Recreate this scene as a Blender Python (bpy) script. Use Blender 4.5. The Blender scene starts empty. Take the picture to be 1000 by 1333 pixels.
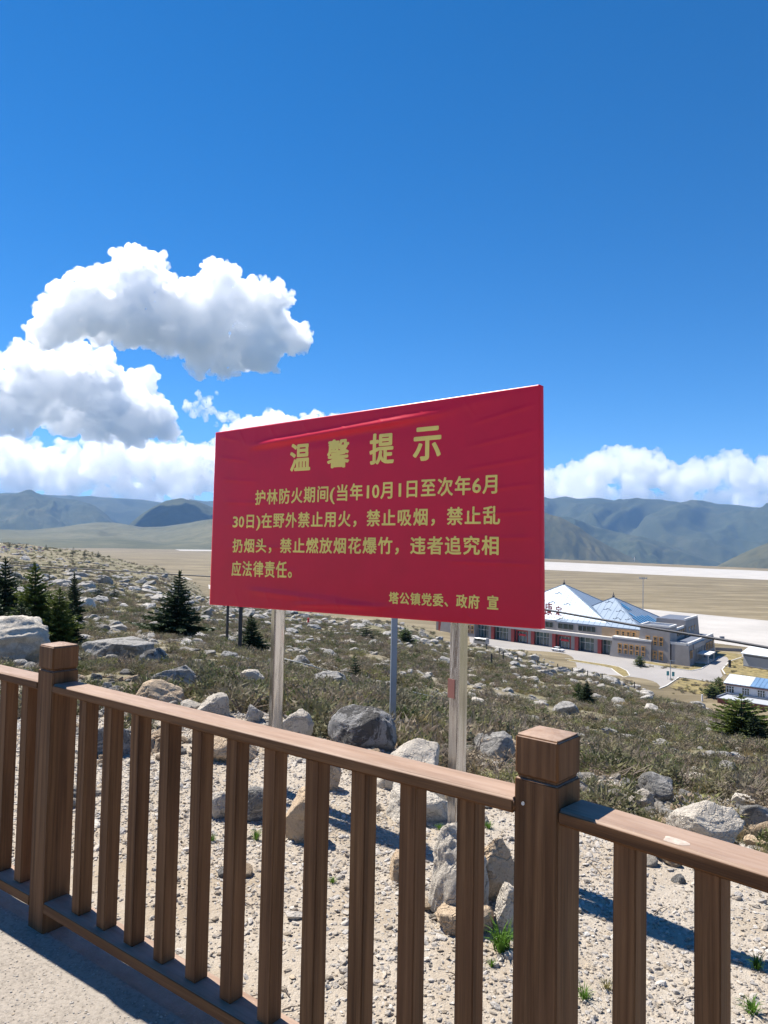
import bpy, bmesh, math, random
import numpy as np
from mathutils import Vector, Matrix

S = bpy.context.scene
COL = S.collection
rnd = random.Random(11)

# ------------------------------------------------------------------ camera
EYE = 1.6
FOC = 950.0
PITCH, ROLL = math.radians(2.55), math.radians(1.14)
FW = np.array([0, math.cos(PITCH), math.sin(PITCH)])
_r0 = np.array([1.0, 0, 0]); _u0 = np.cross(_r0, FW)
RT = math.cos(ROLL)*_r0 + math.sin(ROLL)*_u0
UP = math.cos(ROLL)*_u0 - math.sin(ROLL)*_r0
CAM = np.array([0, 0, EYE])
cam = bpy.data.cameras.new('camera'); camo = bpy.data.objects.new('camera', cam); COL.objects.link(camo)
cam.sensor_fit = 'VERTICAL'; cam.sensor_height = 36; cam.lens = 36*FOC/1333
cam.clip_start = 0.05; cam.clip_end = 200000
camo.matrix_world = Matrix(((RT[0], UP[0], -FW[0], 0), (RT[1], UP[1], -FW[1], 0), (RT[2], UP[2], -FW[2], EYE), (0, 0, 0, 1)))
S.camera = camo

# ------------------------------------------------------------------ sky, sun, exposure
SUN = Vector((-.4866, .4514, 1)).normalized()
W = bpy.data.worlds.new("World"); S.world = W; W.use_nodes = True
nt = W.node_tree
sk = nt.nodes.new('ShaderNodeTexSky'); sk.sky_type = 'NISHITA'; sk.sun_disc = False
sk.sun_elevation = math.asin(SUN.z); sk.sun_rotation = math.atan2(SUN.x, SUN.y)
sk.altitude = 3700; sk.air_density = 1.0; sk.dust_density = .2; sk.ozone_density = 3
hs = nt.nodes.new('ShaderNodeHueSaturation'); hs.inputs['Saturation'].default_value = 1.36
nt.links.new(sk.outputs[0], hs.inputs['Color']); nt.links.new(hs.outputs[0], nt.nodes['Background'].inputs[0])
nt.nodes['Background'].inputs[1].default_value = .09
sl = bpy.data.lights.new('sun', 'SUN'); sl.energy = 5.0; sl.angle = math.radians(.5); sl.color = (1, .94, .845)
so = bpy.data.objects.new('sun', sl); COL.objects.link(so); so.rotation_euler = SUN.to_track_quat('Z', 'Y').to_euler()
so.location = (-30, 30, 60)
S.view_settings.view_transform = 'Standard'; S.view_settings.look = 'None'
S.view_settings.exposure = 0.86; S.view_settings.gamma = 1; S.view_settings.use_curve_mapping = False
S.cycles.use_denoising = True
S.cycles.max_bounces = 40; S.cycles.diffuse_bounces = 3; S.cycles.glossy_bounces = 3
S.cycles.volume_bounces = 40; S.cycles.volume_max_steps = 64; S.cycles.volume_step_rate = .6
S.cycles.transparent_max_bounces = 8

# ------------------------------------------------------------------ pixel geometry (photograph pixels, 1000 x 1333)
def ray(x, y):
    d = FW*FOC + RT*(x-500) - UP*(y-666.5)
    return d/np.linalg.norm(d[:2])
def at_z(x, y, z): d = ray(x, y); return CAM + d*((z-EYE)/d[2])
def at_r(x, y, r): return CAM + ray(x, y)*r
def az_of(x, y=760): d = ray(x, y); return math.atan2(d[0], d[1])
def on_wall(x, y, a, n):
    """point where the line of sight meets the vertical plane through a with horizontal normal n"""
    d = ray(x, y); s = ((np.array(a[:2])-CAM[:2]) @ np.array(n[:2]))/(d[:2] @ np.array(n[:2])); return CAM + d*s

# ------------------------------------------------------------------ numpy noise
_tab = np.random.RandomState(5).rand(512, 512)
def vnoise(x, y):
    xi = np.floor(x).astype(np.int64); yi = np.floor(y).astype(np.int64); fx = x-xi; fy = y-yi
    fx = fx*fx*(3-2*fx); fy = fy*fy*(3-2*fy)
    a = _tab[xi % 512, yi % 512]; b = _tab[(xi+1) % 512, yi % 512]; c = _tab[xi % 512, (yi+1) % 512]; d = _tab[(xi+1) % 512, (yi+1) % 512]
    return (a*(1-fx)+b*fx)*(1-fy)+(c*(1-fx)+d*fx)*fy
def fbm(x, y, o=4, g=.5):
    s = 0; a = 1; t = 0
    for k in range(o):
        s = s + a*vnoise(x*2**k+17.3*k, y*2**k+9.1*k); t += a; a *= g
    return s/t*2-1
def ridged(x, y, o=4):
    s = 0; a = 1; t = 0
    for k in range(o):
        s = s + a*(1-np.abs(vnoise(x*2**k+31*k, y*2**k+7*k)*2-1)); t += a; a *= .5
    return s/t
def sstep(a, b, x):
    t = np.clip((x-a)/(b-a), 0, 1); return t*t*(3-2*t)

# ------------------------------------------------------------------ object helpers
def tag(o, label=None, cat=None, group=None, kind=None):
    for k, v in (('label', label), ('category', cat), ('group', group), ('kind', kind)):
        if v: o[k] = v
    return o
def link(o, parent=None):
    COL.objects.link(o)
    if parent is not None: o.parent = parent
    return o
def empty(name, loc=(0, 0, 0), rz=0, **kw):
    o = bpy.data.objects.new(name, None); COL.objects.link(o); o.location = loc; o.rotation_euler = (0, 0, rz)
    o.empty_display_size = .2
    return tag(o, **kw)
def copy_tree(o, parent=None):
    c = o.copy(); COL.objects.link(c)
    if parent is not None: c.parent = parent
    for ch in list(o.children): copy_tree(ch, c)
    return c
def mesh_np(name, v, faces, mats=(), smooth=False, parent=None, mi=None):
    """faces: int array (n,k) all with the same number of corners, or list of tuples"""
    me = bpy.data.meshes.new(name)
    if isinstance(faces, np.ndarray):
        v = np.asarray(v, dtype=np.float32); n, k = faces.shape
        me.vertices.add(len(v)); me.vertices.foreach_set('co', v.ravel())
        me.loops.add(n*k); me.loops.foreach_set('vertex_index', faces.astype(np.int32).ravel())
        me.polygons.add(n); me.polygons.foreach_set('loop_start', np.arange(0, n*k, k, dtype=np.int32))
        me.update(calc_edges=True); me.validate()
    else:
        me.from_pydata([tuple(map(float, p)) for p in v], [], faces); me.update()
    for m in (mats if isinstance(mats, (list, tuple)) else [mats]): me.materials.append(m)
    if mi is not None: me.polygons.foreach_set('material_index', np.asarray(mi, dtype=np.int32))
    if smooth: me.polygons.foreach_set('use_smooth', [True]*len(me.polygons))
    o = bpy.data.objects.new(name, me); return link(o, parent)
class MB:
    """collects boxes / prisms / tubes into one mesh"""
    def __init__(s): s.v = []; s.f = []; s.m = []
    def add(s, v, f, m=0):
        b = len(s.v); s.v += [tuple(map(float, p)) for p in v]; s.f += [tuple(i+b for i in q) for q in f]; s.m += [m]*len(f); return s
    def hexa(s, lo, hi, m=0):      # four bottom corners, four top corners (counter clockwise seen from above)
        return s.add(list(lo)+list(hi), [(3, 2, 1, 0), (4, 5, 6, 7)]+[(i, (i+1) % 4, (i+1) % 4+4, i+4) for i in range(4)], m)
    def box(s, x0, x1, y0, y1, z0, z1, m=0, f=lambda p: p):
        return s.hexa([f(p) for p in ((x0, y0, z0), (x1, y0, z0), (x1, y1, z0), (x0, y1, z0))], [f(p) for p in ((x0, y0, z1), (x1, y0, z1), (x1, y1, z1), (x0, y1, z1))], m)
    def tube(s, pts, r, n=8, m=0, cap=True):
        pts = [Vector(p) for p in pts]; b = len(s.v)
        rr = r if isinstance(r, (list, tuple)) else [r]*len(pts)
        for i, p in enumerate(pts):
            d = (pts[min(i+1, len(pts)-1)]-pts[max(i-1, 0)]).normalized()
            a = d.cross(Vector((0, 0, 1))) if abs(d.z) < .95 else d.cross(Vector((1, 0, 0))); a.normalize(); c = d.cross(a)
            for k in range(n):
                t = 2*math.pi*k/n; s.v.append(tuple(p+(a*math.cos(t)+c*math.sin(t))*rr[i]))
        for i in range(len(pts)-1):
            for k in range(n):
                s.f.append((b+i*n+k, b+i*n+(k+1) % n, b+(i+1)*n+(k+1) % n, b+(i+1)*n+k)); s.m.append(m)
        if cap:
            s.f.append(tuple(b+k for k in range(n))); s.m.append(m)
            s.f.append(tuple(b+(len(pts)-1)*n+k for k in range(n))[::-1]); s.m.append(m)
        return s
    def build(s, name, mats, parent=None, bevel=0, smooth=False):
        o = mesh_np(name, s.v, s.f, mats, smooth=smooth, parent=parent, mi=s.m)
        bm = bmesh.new(); bm.from_mesh(o.data); bmesh.ops.recalc_face_normals(bm, faces=bm.faces)
        if bevel:
            bmesh.ops.bevel(bm, geom=list(bm.edges), offset=bevel, segments=2, affect='EDGES', clamp_overlap=True)
            for f in bm.faces: f.smooth = True
        bm.to_mesh(o.data); bm.free()
        if bevel: w = o.modifiers.new('normals', 'WEIGHTED_NORMAL'); w.keep_sharp = False; w.weight = 90
        return o

# ------------------------------------------------------------------ materials
class NT:
    def __init__(s, name):
        s.mat = bpy.data.materials.new(name); s.mat.use_nodes = True; s.t = s.mat.node_tree; s.t.nodes.clear()
        s.out = s.n('OutputMaterial')
    def n(s, typ, **kw):
        nd = s.t.nodes.new('ShaderNode'+typ)
        for k, v in kw.items(): setattr(nd, k, v)
        return nd
    def l(s, a, b): s.t.links.new(a, b)
    def val(s, sock, v):
        if hasattr(v, 'is_linked') or isinstance(v, bpy.types.NodeSocket): s.l(v, sock)
        else: sock.default_value = v
    def coord(s, kind='Object', scale=(1, 1, 1), rot=(0, 0, 0), rnd_off=False):
        tc = s.n('TexCoord'); mp = s.n('Mapping'); s.l(tc.outputs[kind], mp.inputs[0])
        mp.inputs['Scale'].default_value = scale; mp.inputs['Rotation'].default_value = rot
        if rnd_off:
            oi = s.n('ObjectInfo'); m = s.n('Math', operation='MULTIPLY'); s.l(oi.outputs['Random'], m.inputs[0]); m.inputs[1].default_value = 37
            cb = s.n('CombineXYZ'); s.l(m.outputs[0], cb.inputs[0]); s.l(m.outputs[0], cb.inputs[1]); s.l(m.outputs[0], cb.inputs[2]); s.l(cb.outputs[0], mp.inputs['Location'])
        return mp.outputs[0]
    def world(s, scale=1.0):
        g = s.n('NewGeometry'); mp = s.n('Mapping'); s.l(g.outputs['Position'], mp.inputs[0])
        mp.inputs['Scale'].default_value = (scale,)*3 if not isinstance(scale, tuple) else scale
        return mp.outputs[0]
    def noise(s, vec, scale, detail=4, rough=.5, dist=0, out=0):
        nd = s.n('TexNoise'); s.l(vec, nd.inputs['Vector']); nd.inputs['Scale'].default_value = scale; nd.inputs['Detail'].default_value = detail
        nd.inputs['Roughness'].default_value = rough; nd.inputs['Distortion'].default_value = dist; return nd.outputs[out]
    def voro(s, vec, scale, feature='F1', out=0, rndness=1):
        nd = s.n('TexVoronoi', feature=feature); s.l(vec, nd.inputs['Vector']); nd.inputs['Scale'].default_value = scale
        if 'Randomness' in nd.inputs: nd.inputs['Randomness'].default_value = rndness
        return nd.outputs[out]
    def ramp(s, fac, stops, interp='LINEAR'):
        r = s.n('ValToRGB'); s.l(fac, r.inputs[0]); r.color_ramp.interpolation = interp
        while len(r.color_ramp.elements) < len(stops): r.color_ramp.elements.new(.5)
        for e, (p, c) in zip(r.color_ramp.elements, stops):
            e.position = p; e.color = (c, c, c, 1) if not isinstance(c, tuple) else (*c, 1)
        return r.outputs[0]
    def mix(s, fac, a, b, mode='MIX'):
        m = s.n('Mix', data_type='RGBA', blend_type=mode); s.val(m.inputs[0], fac)
        for i, c in ((6, a), (7, b)):
            if isinstance(c, bpy.types.NodeSocket): s.l(c, m.inputs[i])
            else: m.inputs[i].default_value = (*c, 1)
        return m.outputs[2]
    def math(s, op, a, b=0.0):
        m = s.n('Math', operation=op); s.val(m.inputs[0], a); s.val(m.inputs[1], b); return m.outputs[0]
    def bsdf(s, col, rough=.7, metal=0.0, spec=.5, bump=None, bstr=.3, bdist=.01, **kw):
        b = s.n('BsdfPrincipled'); s.l(b.outputs[0], s.out.inputs[0])
        if isinstance(col, tuple): b.inputs['Base Color'].default_value = (*col, 1)
        else: s.l(col, b.inputs['Base Color'])
        s.val(b.inputs['Roughness'], rough); s.val(b.inputs['Metallic'], metal); s.val(b.inputs['Specular IOR Level'], spec)
        for k, v in kw.items(): s.val(b.inputs[k.replace('_', ' ')], v)
        if bump is not None:
            bp = s.n('Bump'); s.l(bump, bp.inputs['Height']); bp.inputs['Strength'].default_value = bstr; bp.inputs['Distance'].default_value = bdist
            s.l(bp.outputs[0], b.inputs['Normal'])
        return s.mat
M = {}
def simple(name, col, rough=.7, metal=0.0, var=.12, scale=3.0, spec=.5, bstr=.15, bdist=.01):
    t = NT(name); c = t.coord('Object'); n = t.noise(c, scale, 5, .6)
    k = t.ramp(n, [(.3, 1-var), (.7, 1+var)])
    M[name] = t.bsdf(t.mix(1.0, col, k, 'MULTIPLY'), rough, metal, spec, n, bstr, bdist); return M[name]

def wood(name, c0, c1, c2):
    t = NT(name)
    v = t.coord('Object', (1, 1, .045), rnd_off=True)
    v2 = t.coord('Object', (1, 1, .02), rnd_off=True)
    n1 = t.noise(v, 26, 6, .65, .6); n2 = t.noise(v2, 120, 4, .7); n3 = t.noise(t.coord('Object', (1, 1, .3), rnd_off=True), 5, 4, .6)
    wv = t.n('TexWave', wave_type='BANDS', bands_direction='X'); t.l(v, wv.inputs[0]); wv.inputs['Scale'].default_value = 9
    wv.inputs['Distortion'].default_value = 9; wv.inputs['Detail'].default_value = 3; wv.inputs['Detail Scale'].default_value = 1.4
    base = t.ramp(n1, [(.28, c0), (.52, c1), (.75, c2)])
    base = t.mix(.35, base, t.ramp(wv.outputs[0], [(0, c0), (1, c2)]))
    base = t.mix(t.ramp(n2, [(.38, .4), (.55, 0.0)]), base, tuple(x*.45 for x in c0))
    base = t.mix(t.ramp(n3, [(.45, 0.0), (.75, .45)]), base, tuple(min(1, x*1.5+.02) for x in c1))
    # weathered flecks on upward faces, with a paler tint painting in their sunlit look
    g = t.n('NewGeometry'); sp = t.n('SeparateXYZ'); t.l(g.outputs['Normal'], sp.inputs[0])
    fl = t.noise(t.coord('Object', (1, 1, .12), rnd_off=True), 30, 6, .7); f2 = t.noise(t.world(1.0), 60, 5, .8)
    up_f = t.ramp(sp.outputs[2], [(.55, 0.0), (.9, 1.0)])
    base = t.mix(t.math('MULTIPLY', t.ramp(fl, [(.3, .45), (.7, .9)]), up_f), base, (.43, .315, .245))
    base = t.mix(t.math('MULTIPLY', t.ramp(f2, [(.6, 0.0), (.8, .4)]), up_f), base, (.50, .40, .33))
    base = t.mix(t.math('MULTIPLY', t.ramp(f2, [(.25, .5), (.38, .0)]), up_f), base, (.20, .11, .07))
    h = t.math('ADD', t.math('MULTIPLY', n1, .6), t.math('MULTIPLY', n2, .5))
    M[name] = t.bsdf(base, t.ramp(n3, [(.3, .5), (.7, .7)]), bump=h, bstr=.6, bdist=.003, spec=.18)
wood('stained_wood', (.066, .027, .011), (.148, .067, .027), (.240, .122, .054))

# ground: one material, looks split by place
def ground_material():
    t = NT('ground_soil')
    at = t.n('Attribute', attribute_name='zone'); zone = t.n('SeparateColor'); t.l(at.outputs['Color'], zone.inputs[0])
    w = t.world(1.0)
    # sandy shoulder
    a = t.noise(w, 1.3, 5, .6); b = t.noise(w, 14, 5, .7); c = t.voro(w, 55); c2 = t.voro(w, 130)
    sand = t.ramp(a, [(.3, (.36, .29, .205)), (.5, (.45, .395, .325)), (.72, (.49, .445, .38))])
    sand = t.mix(t.ramp(b, [(.35, .0), (.7, .5)]), sand, (.30, .24, .175))
    sand = t.mix(t.ramp(c, [(.0, .35), (.3, 0.0)]), sand, (.58, .55, .50))
    # scrub floor
    d = t.noise(w, .9, 6, .65); e = t.noise(w, .12, 4, .6); f = t.noise(w, 6, 5, .7)
    scr = t.ramp(d, [(.3, (.10, .085, .05)), (.42, (.19, .158, .10)), (.55, (.28, .24, .17)), (.70, (.37, .335, .27))])
    scr = t.mix(t.ramp(e, [(.4, 0.0), (.62, .6)]), scr, (.10, .105, .04))
    scr = t.mix(t.ramp(f, [(.5, 0.0), (.7, .6)]), scr, (.07, .06, .04))
    # dry plateau grass
    wl = t.world((.0035, .0035, .0035)); st = t.n('Mapping'); t.l(wl, st.inputs[0]); st.inputs['Rotation'].default_value = (0, 0, math.radians(55)); st.inputs['Scale'].default_value = (1, 6, 1)
    g1 = t.noise(st.outputs[0], 4, 7, .65); g2 = t.noise(w, .05, 6, .7); g3 = t.noise(w, .4, 4, .7)
    pla = t.ramp(g1, [(.32, (.085, .07, .042)), (.48, (.175, .143, .09)), (.60, (.28, .232, .15))])
    pla = t.mix(t.ramp(g2, [(.42, 0.0), (.66, .6)]), pla, (.16, .128, .075))
    pla = t.mix(t.ramp(g3, [(.45, 0.0), (.8, .4)]), pla, (.20, .16, .09))
    # far valley floor
    far = t.ramp(t.noise(t.world(.0009), 3, 6, .6), [(.3, (.10, .115, .05)), (.6, (.19, .165, .09))])
    col = t.mix(zone.outputs[0], scr, sand); col = t.mix(zone.outputs[1], col, pla); col = t.mix(zone.outputs[2], col, far)
    h = t.math('ADD', t.math('MULTIPLY', t.noise(w, 70, 4, .8), .45), t.math('ADD', t.math('MULTIPLY', b, .8), t.math('MULTIPLY', c2, .12)))
    M['ground'] = t.bsdf(col, .95, spec=.15, bump=h, bstr=.9, bdist=.02)
ground_material()

def paving(name, col, sc=1.0, dark=.55, bd=.004):
    t = NT(name); w = t.world(1.0); a = t.noise(w, .7*sc, 6, .65); b = t.noise(w, 60*sc, 4, .8); c = t.voro(w, 150*sc)
    k = t.ramp(a, [(.3, tuple(x*.8 for x in col)), (.7, tuple(min(1, x*1.12) for x in col))])
    k = t.mix(t.ramp(b, [(.36, .75), (.52, 0.0)]), k, tuple(x*dark for x in col))
    k = t.mix(t.ramp(c, [(0, .5), (.3, 0.0)]), k, tuple(min(1, x*1.35) for x in col))
    h = t.math('ADD', t.math('MULTIPLY', b, .8), t.math('MULTIPLY', t.noise(w, 9*sc, 4, .6), .8))
    M[name] = t.bsdf(k, .9, spec=.2, bump=h, bstr=.7, bdist=bd)
paving('road_surface', (.38, .335, .285), 1.0, .5, .014)
paving('apron_concrete', (.44, .415, .385), .04, .9, .001)
paving('forecourt_concrete', (.33, .31, .295), .08, .9, .001)
simple('kerb_stone', (.55, .53, .49), .8)

def rock_mat(name, light, mid, dark, lich):
    t = NT(name); c = t.coord('Object', rnd_off=True)
    n1 = t.noise(c, 1.6, 6, .65); n2 = t.noise(c, 14, 6, .75); n3 = t.noise(c, 60, 4, .8); n4 = t.noise(c, 3.2, 7, .75, .5)
    k = t.ramp(n1, [(.3, mid), (.62, light)])
    k = t.mix(t.ramp(n2, [(.36, .7), (.5, 0.0)]), k, mid)
    k = t.mix(t.ramp(n3, [(.34, .8), (.46, 0.0)]), k, dark)
    k = t.mix(t.ramp(n4, [(.5, 0.0), (.54, lich)]), k, dark)
    cr = t.n('TexVoronoi', feature='DISTANCE_TO_EDGE'); t.l(t.noise(c, 2.0, 5, .6, out=1), cr.inputs['Vector']); cr.inputs['Scale'].default_value = 5
    k = t.mix(t.ramp(cr.outputs[0], [(0, .3), (.025, 0.0)]), k, dark)
    h = t.math('ADD', t.math('MULTIPLY', n2, .8), t.math('ADD', t.math('MULTIPLY', n3, .45), t.math('MULTIPLY', t.ramp(cr.outputs[0], [(0, 0.0), (.05, 1.0)]), .25)))
    M[name] = t.bsdf(k, .92, spec=.2, bump=h, bstr=1.0, bdist=.04)
rock_mat('granite_pale', (.70, .64, .55), (.56, .50, .42), (.24, .21, .18), .2)
rock_mat('granite_grey', (.46, .44, .41), (.32, .305, .285), (.09, .088, .082), .6)
rock_mat('granite_tan', (.68, .54, .39), (.56, .42, .28), (.28, .19, .12), .2)
rock_mat('hill_rock', (.50, .47, .425), (.37, .345, .31), (.14, .13, .115), .45)
rock_mat('granite_lichen', (.42, .41, .395), (.29, .285, .28), (.075, .072, .068), .85)

def leaf_mat(name, cols, trans=.25, rough=.7):
    t = NT(name); oi = t.n('ObjectInfo'); n = t.noise(t.world(1.0), .16, 4, .6); n = t.ramp(n, [(.3, 0.0), (.7, 1.0)])
    f = t.math('ADD', t.math('MULTIPLY', oi.outputs['Random'], .62), t.math('MULTIPLY', n, .38))
    k = t.ramp(f, [(i/(len(cols)-1), cc) for i, cc in enumerate(cols)])
    b = t.n('BsdfPrincipled'); t.l(k, b.inputs['Base Color']); b.inputs['Roughness'].default_value = rough; b.inputs['Specular IOR Level'].default_value = .25
    tr = t.n('BsdfTranslucent'); t.l(k, tr.inputs[0]); mx = t.n('MixShader'); mx.inputs[0].default_value = trans
    t.l(b.outputs[0], mx.inputs[1]); t.l(tr.outputs[0], mx.inputs[2]); t.l(mx.outputs[0], t.out.inputs[0]); M[name] = t.mat
leaf_mat('shrub_leaf', [(.075, .09, .03), (.20, .165, .10), (.11, .125, .045), (.29, .225, .16), (.17, .145, .095), (.10, .13, .04), (.27, .22, .18), (.23, .23, .08), (.33, .28, .21), (.15, .135, .07)])
leaf_mat('dry_grass', [(.34, .27, .13), (.22, .2, .08), (.42, .33, .17), (.26, .2, .11)])
leaf_mat('green_grass', [(.07, .16, .02), (.12, .22, .03), (.16, .25, .04)], .35)
leaf_mat('needles_dark', [(.02, .04, .016), (.04, .062, .024), (.028, .05, .024)], .15)
leaf_mat('needles_fresh', [(.07, .10, .02), (.10, .13, .028), (.05, .08, .02)], .25)
simple('bark', (.09, .065, .045), .9)
simple('twig', (.17, .135, .105), .9)
t = NT('pebble'); oi = t.n('ObjectInfo'); k = t.ramp(oi.outputs['Random'], [(0, (.30, .25, .19)), (.25, (.46, .41, .35)), (.5, (.58, .54, .49)), (.7, (.36, .335, .31)), (.85, (.52, .43, .32)), (1, (.64, .61, .56))])
M['pebble'] = t.bsdf(k, .9, spec=.2, bump=t.noise(t.coord('Object'), 6, 4, .7), bstr=.5, bdist=.05)

# ------------------------------------------------------------------ terrain
APR = -34.4                       # level of the airfield plateau
def hor(x): return 708.8 + .0199*(x-500)
_cols = {   # image column : (distance, image row) of the hillside seen there
    -260: [(7, 905), (12, 862), (33, 818), (80, 775), (150, 745), (300, 715), (550, 688), ('z', 760, -9), ('z', 1100, APR)],
    0: [(7, 918), (12, 872), (33, 826), (80, 790), (150, 765), (300, 733), (550, 707), ('z', 760, -12), ('z', 1000, APR)],
    100: [(7, 925), (12, 882), (33, 827), (80, 795), (200, 760), (400, 730), (550, 717), ('z', 700, -22), ('z', 900, APR)],
    190: [(7, 925), (12, 884), (33, 832), (80, 803), (200, 770), (400, 745), (520, 736), ('z', 700, APR)],
    275: [(7, 925), (12, 886), (30, 840), (60, 822), (150, 800), (300, 785), ('z', 490, APR)],
    350: [(7, 925), (10, 905), (20, 873), (50, 842), (150, 812), (300, 797), ('z', 400, APR)],
    470: [(6, 960), (12, 912), (30, 872), (80, 838), (200, 815), ('z', 345, APR)],
    620: [(5, 1010), (8, 975), (15, 938), (40, 897), (100, 863), (200, 843), ('z', 262, APR)],
    760: [(4.6, 1045), (8, 1008), (20, 957), (50, 918), (120, 886), ('z', 219, APR)],
    870: [(4.4, 1060), (8, 1030), (20, 977), (50, 936), (100, 915), ('z', 184, APR)],
    1000: [(4.15, 1085), (8, 1046), (20, 997), (50, 963), (100, 944), ('z', 158, APR)],
    1260: [(4, 1100), (8, 1058), (20, 1010), (50, 985), (100, 970), ('z', 140, APR)],
}
_az, _prof = [], []
for cx in sorted(_cols):
    ks = []
    for kn in _cols[cx]:
        if kn[0] == 'z': r, z = kn[1], kn[2]
        else:
            p = at_r(cx, kn[1], kn[0]); r, z = kn[0], p[2]
        ks.append((r, z))
    edge = ks[0][0]; ks[0] = (edge, 0.0)
    ks = [(1e-3, 0.0)] + ks + [(1e5, ks[-1][1])]
    _az.append(az_of(cx)); _prof.append(ks)
_az = np.array(_az)
def _col(i, r):
    ks = _prof[i]; rr = np.array([k[0] for k in ks]); zz = np.array([k[1] for k in ks])
    flat = rr[1]; foot = rr[-2]
    lr = np.log(np.maximum(r, 1e-3)); dep = (EYE-zz)/rr
    d = np.interp(lr, np.log(rr[1:-1]), dep[1:-1])
    z = EYE-d*r
    z = np.where(r <= flat, 0.0, z); z = np.where(r >= foot, zz[-1], z)
    return z
E1, E2 = at_z(705, 727, APR)[:2], at_z(1000, 740, APR)[:2]
_ed = (E2-E1)/np.linalg.norm(E2-E1); _en = np.array([-_ed[1], _ed[0]]); _en = _en if _en[1] > 0 else -_en
def ground_z(x, y, noise=True):
    x = np.asarray(x, float); y = np.asarray(y, float)
    r = np.hypot(x, y); az = np.arctan2(x, y)
    a = np.clip(az, _az[0], _az[-1]); k = np.clip(np.searchsorted(_az, a)-1, 0, len(_az)-2)
    t = (a-_az[k])/(_az[k+1]-_az[k]); t = t*t*(3-2*t)
    allz = np.stack([_col(i, r) for i in range(len(_az))])
    z = np.take_along_axis(allz, k[None], 0)[0]*(1-t) + np.take_along_axis(allz, (k+1)[None], 0)[0]*t
    back = sstep(1.0, 1.7, np.abs(az))
    z = z*(1-back)
    rem = sstep(APR+.02, APR+1.5, z)
    if noise:
        amp = np.clip((r-4.6)*.03, 0, .22)*rem*(1-back)
        z = z + amp*fbm(x*.55, y*.55, 5, .55) + np.clip((r-30)*.01, 0, 1.3)*rem*(1-back)*fbm(x*.06, y*.06, 4)
        z = z + np.where(r < 9, .018*fbm(x*1.7, y*1.7, 4), 0)*(z > -1)
    z = np.where((r > 120) & (np.abs(z-APR) < .02), APR, z)
    # beyond the plateau rim the land falls into the valley (right half of the view)
    D = (x-E1[0])*_en[0]+(y-E1[1])*_en[1]
    side = sstep(az_of(330), az_of(600), az)
    drop = np.where(D > 0, np.minimum(D*.3, 380), 0)*side*(back < .5)
    return z-drop
def gz(x, y): return float(ground_z(np.array([x]), np.array([y]))[0])
def hit(px, py, rmin=2.0, rmax=3000):
    """where the line of sight through a photograph pixel meets the hillside"""
    d = ray(px, py); r = np.geomspace(rmin, rmax, 6000); P = CAM[None]+d[None]*r[:, None]
    g = ground_z(P[:, 0], P[:, 1], True); below = np.nonzero(P[:, 2] <= g)[0]
    i = below[0] if len(below) else len(r)-1
    return np.array([P[i, 0], P[i, 1], g[i]]), r[i]

azs = np.concatenate([np.arange(-180, -44, 4), np.arange(-42, 42, .13), np.arange(44, 180.1, 4)])*math.pi/180
azs[-1] = math.pi
rs = np.concatenate([[.02, .3], np.geomspace(.6, 18000, 540)])
AA, RR = np.meshgrid(azs, rs); GX = RR*np.sin(AA); GY = RR*np.cos(AA)
GZ = ground_z(GX.ravel(), GY.ravel()).reshape(GX.shape)
na, nr = len(azs), len(rs)
idx = np.arange(na*nr).reshape(nr, na)
F4 = np.stack([idx[:-1, :-1], idx[:-1, 1:], idx[1:, 1:], idx[1:, :-1]], -1).reshape(-1, 4)[:, ::-1]
g = mesh_np('ground', np.stack([GX, GY, GZ], -1).reshape(-1, 3), F4.copy(), M['ground'], smooth=True)
tag(g, kind='structure')
# zone masks: shoulder, plateau, far valley
r = RR.ravel(); zz = GZ.ravel(); xx = GX.ravel(); yy = GY.ravel()
edge_n = fbm(xx*.8, yy*.8, 4)*.12
sh = 1-sstep(-.02+edge_n*.3, -.35+edge_n, zz); sh = np.where(zz > -.02+edge_n*.2, 1, np.clip(sh, 0, 1)); sh = np.where(r > 14, 0, 1-sstep(.0, .45, -zz+edge_n*1.2))
sh = np.where(r > 16, 0, np.clip(sh, 0, 1))
pl = 1-sstep(APR+.3, APR+2.5, zz); fa = sstep(-60, -120, zz); fa = np.where(zz < -60, 1-sstep(-140, -60, zz), 0)
ca = g.data.color_attributes.new('zone', 'FLOAT_COLOR', 'POINT')
ca.data.foreach_set('color', np.stack([sh, pl, fa, np.ones_like(sh)], -1).astype(np.float32).ravel())

def sheet(name, pix, mat, dz=.02, z=APR, kind='structure', **kw):
    pts = [at_z(px, py, z)+np.array([0, 0, dz]) for px, py in pix]
    return sheet3(name, pts, mat, kind, **kw)
def sheet3(name, pts, mat, kind='structure', parent=None, **kw):
    bm = bmesh.new(); f = bm.faces.new([bm.verts.new(tuple(map(float, p))) for p in pts])
    bm.normal_update()
    if f.normal.z < 0: f.normal_flip()
    bmesh.ops.triangulate(bm, faces=bm.faces)
    me = bpy.data.meshes.new(name); bm.to_mesh(me); bm.free(); me.materials.append(mat)
    o = bpy.data.objects.new(name, me); link(o, parent); return tag(o, kind=kind, **kw)

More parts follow.
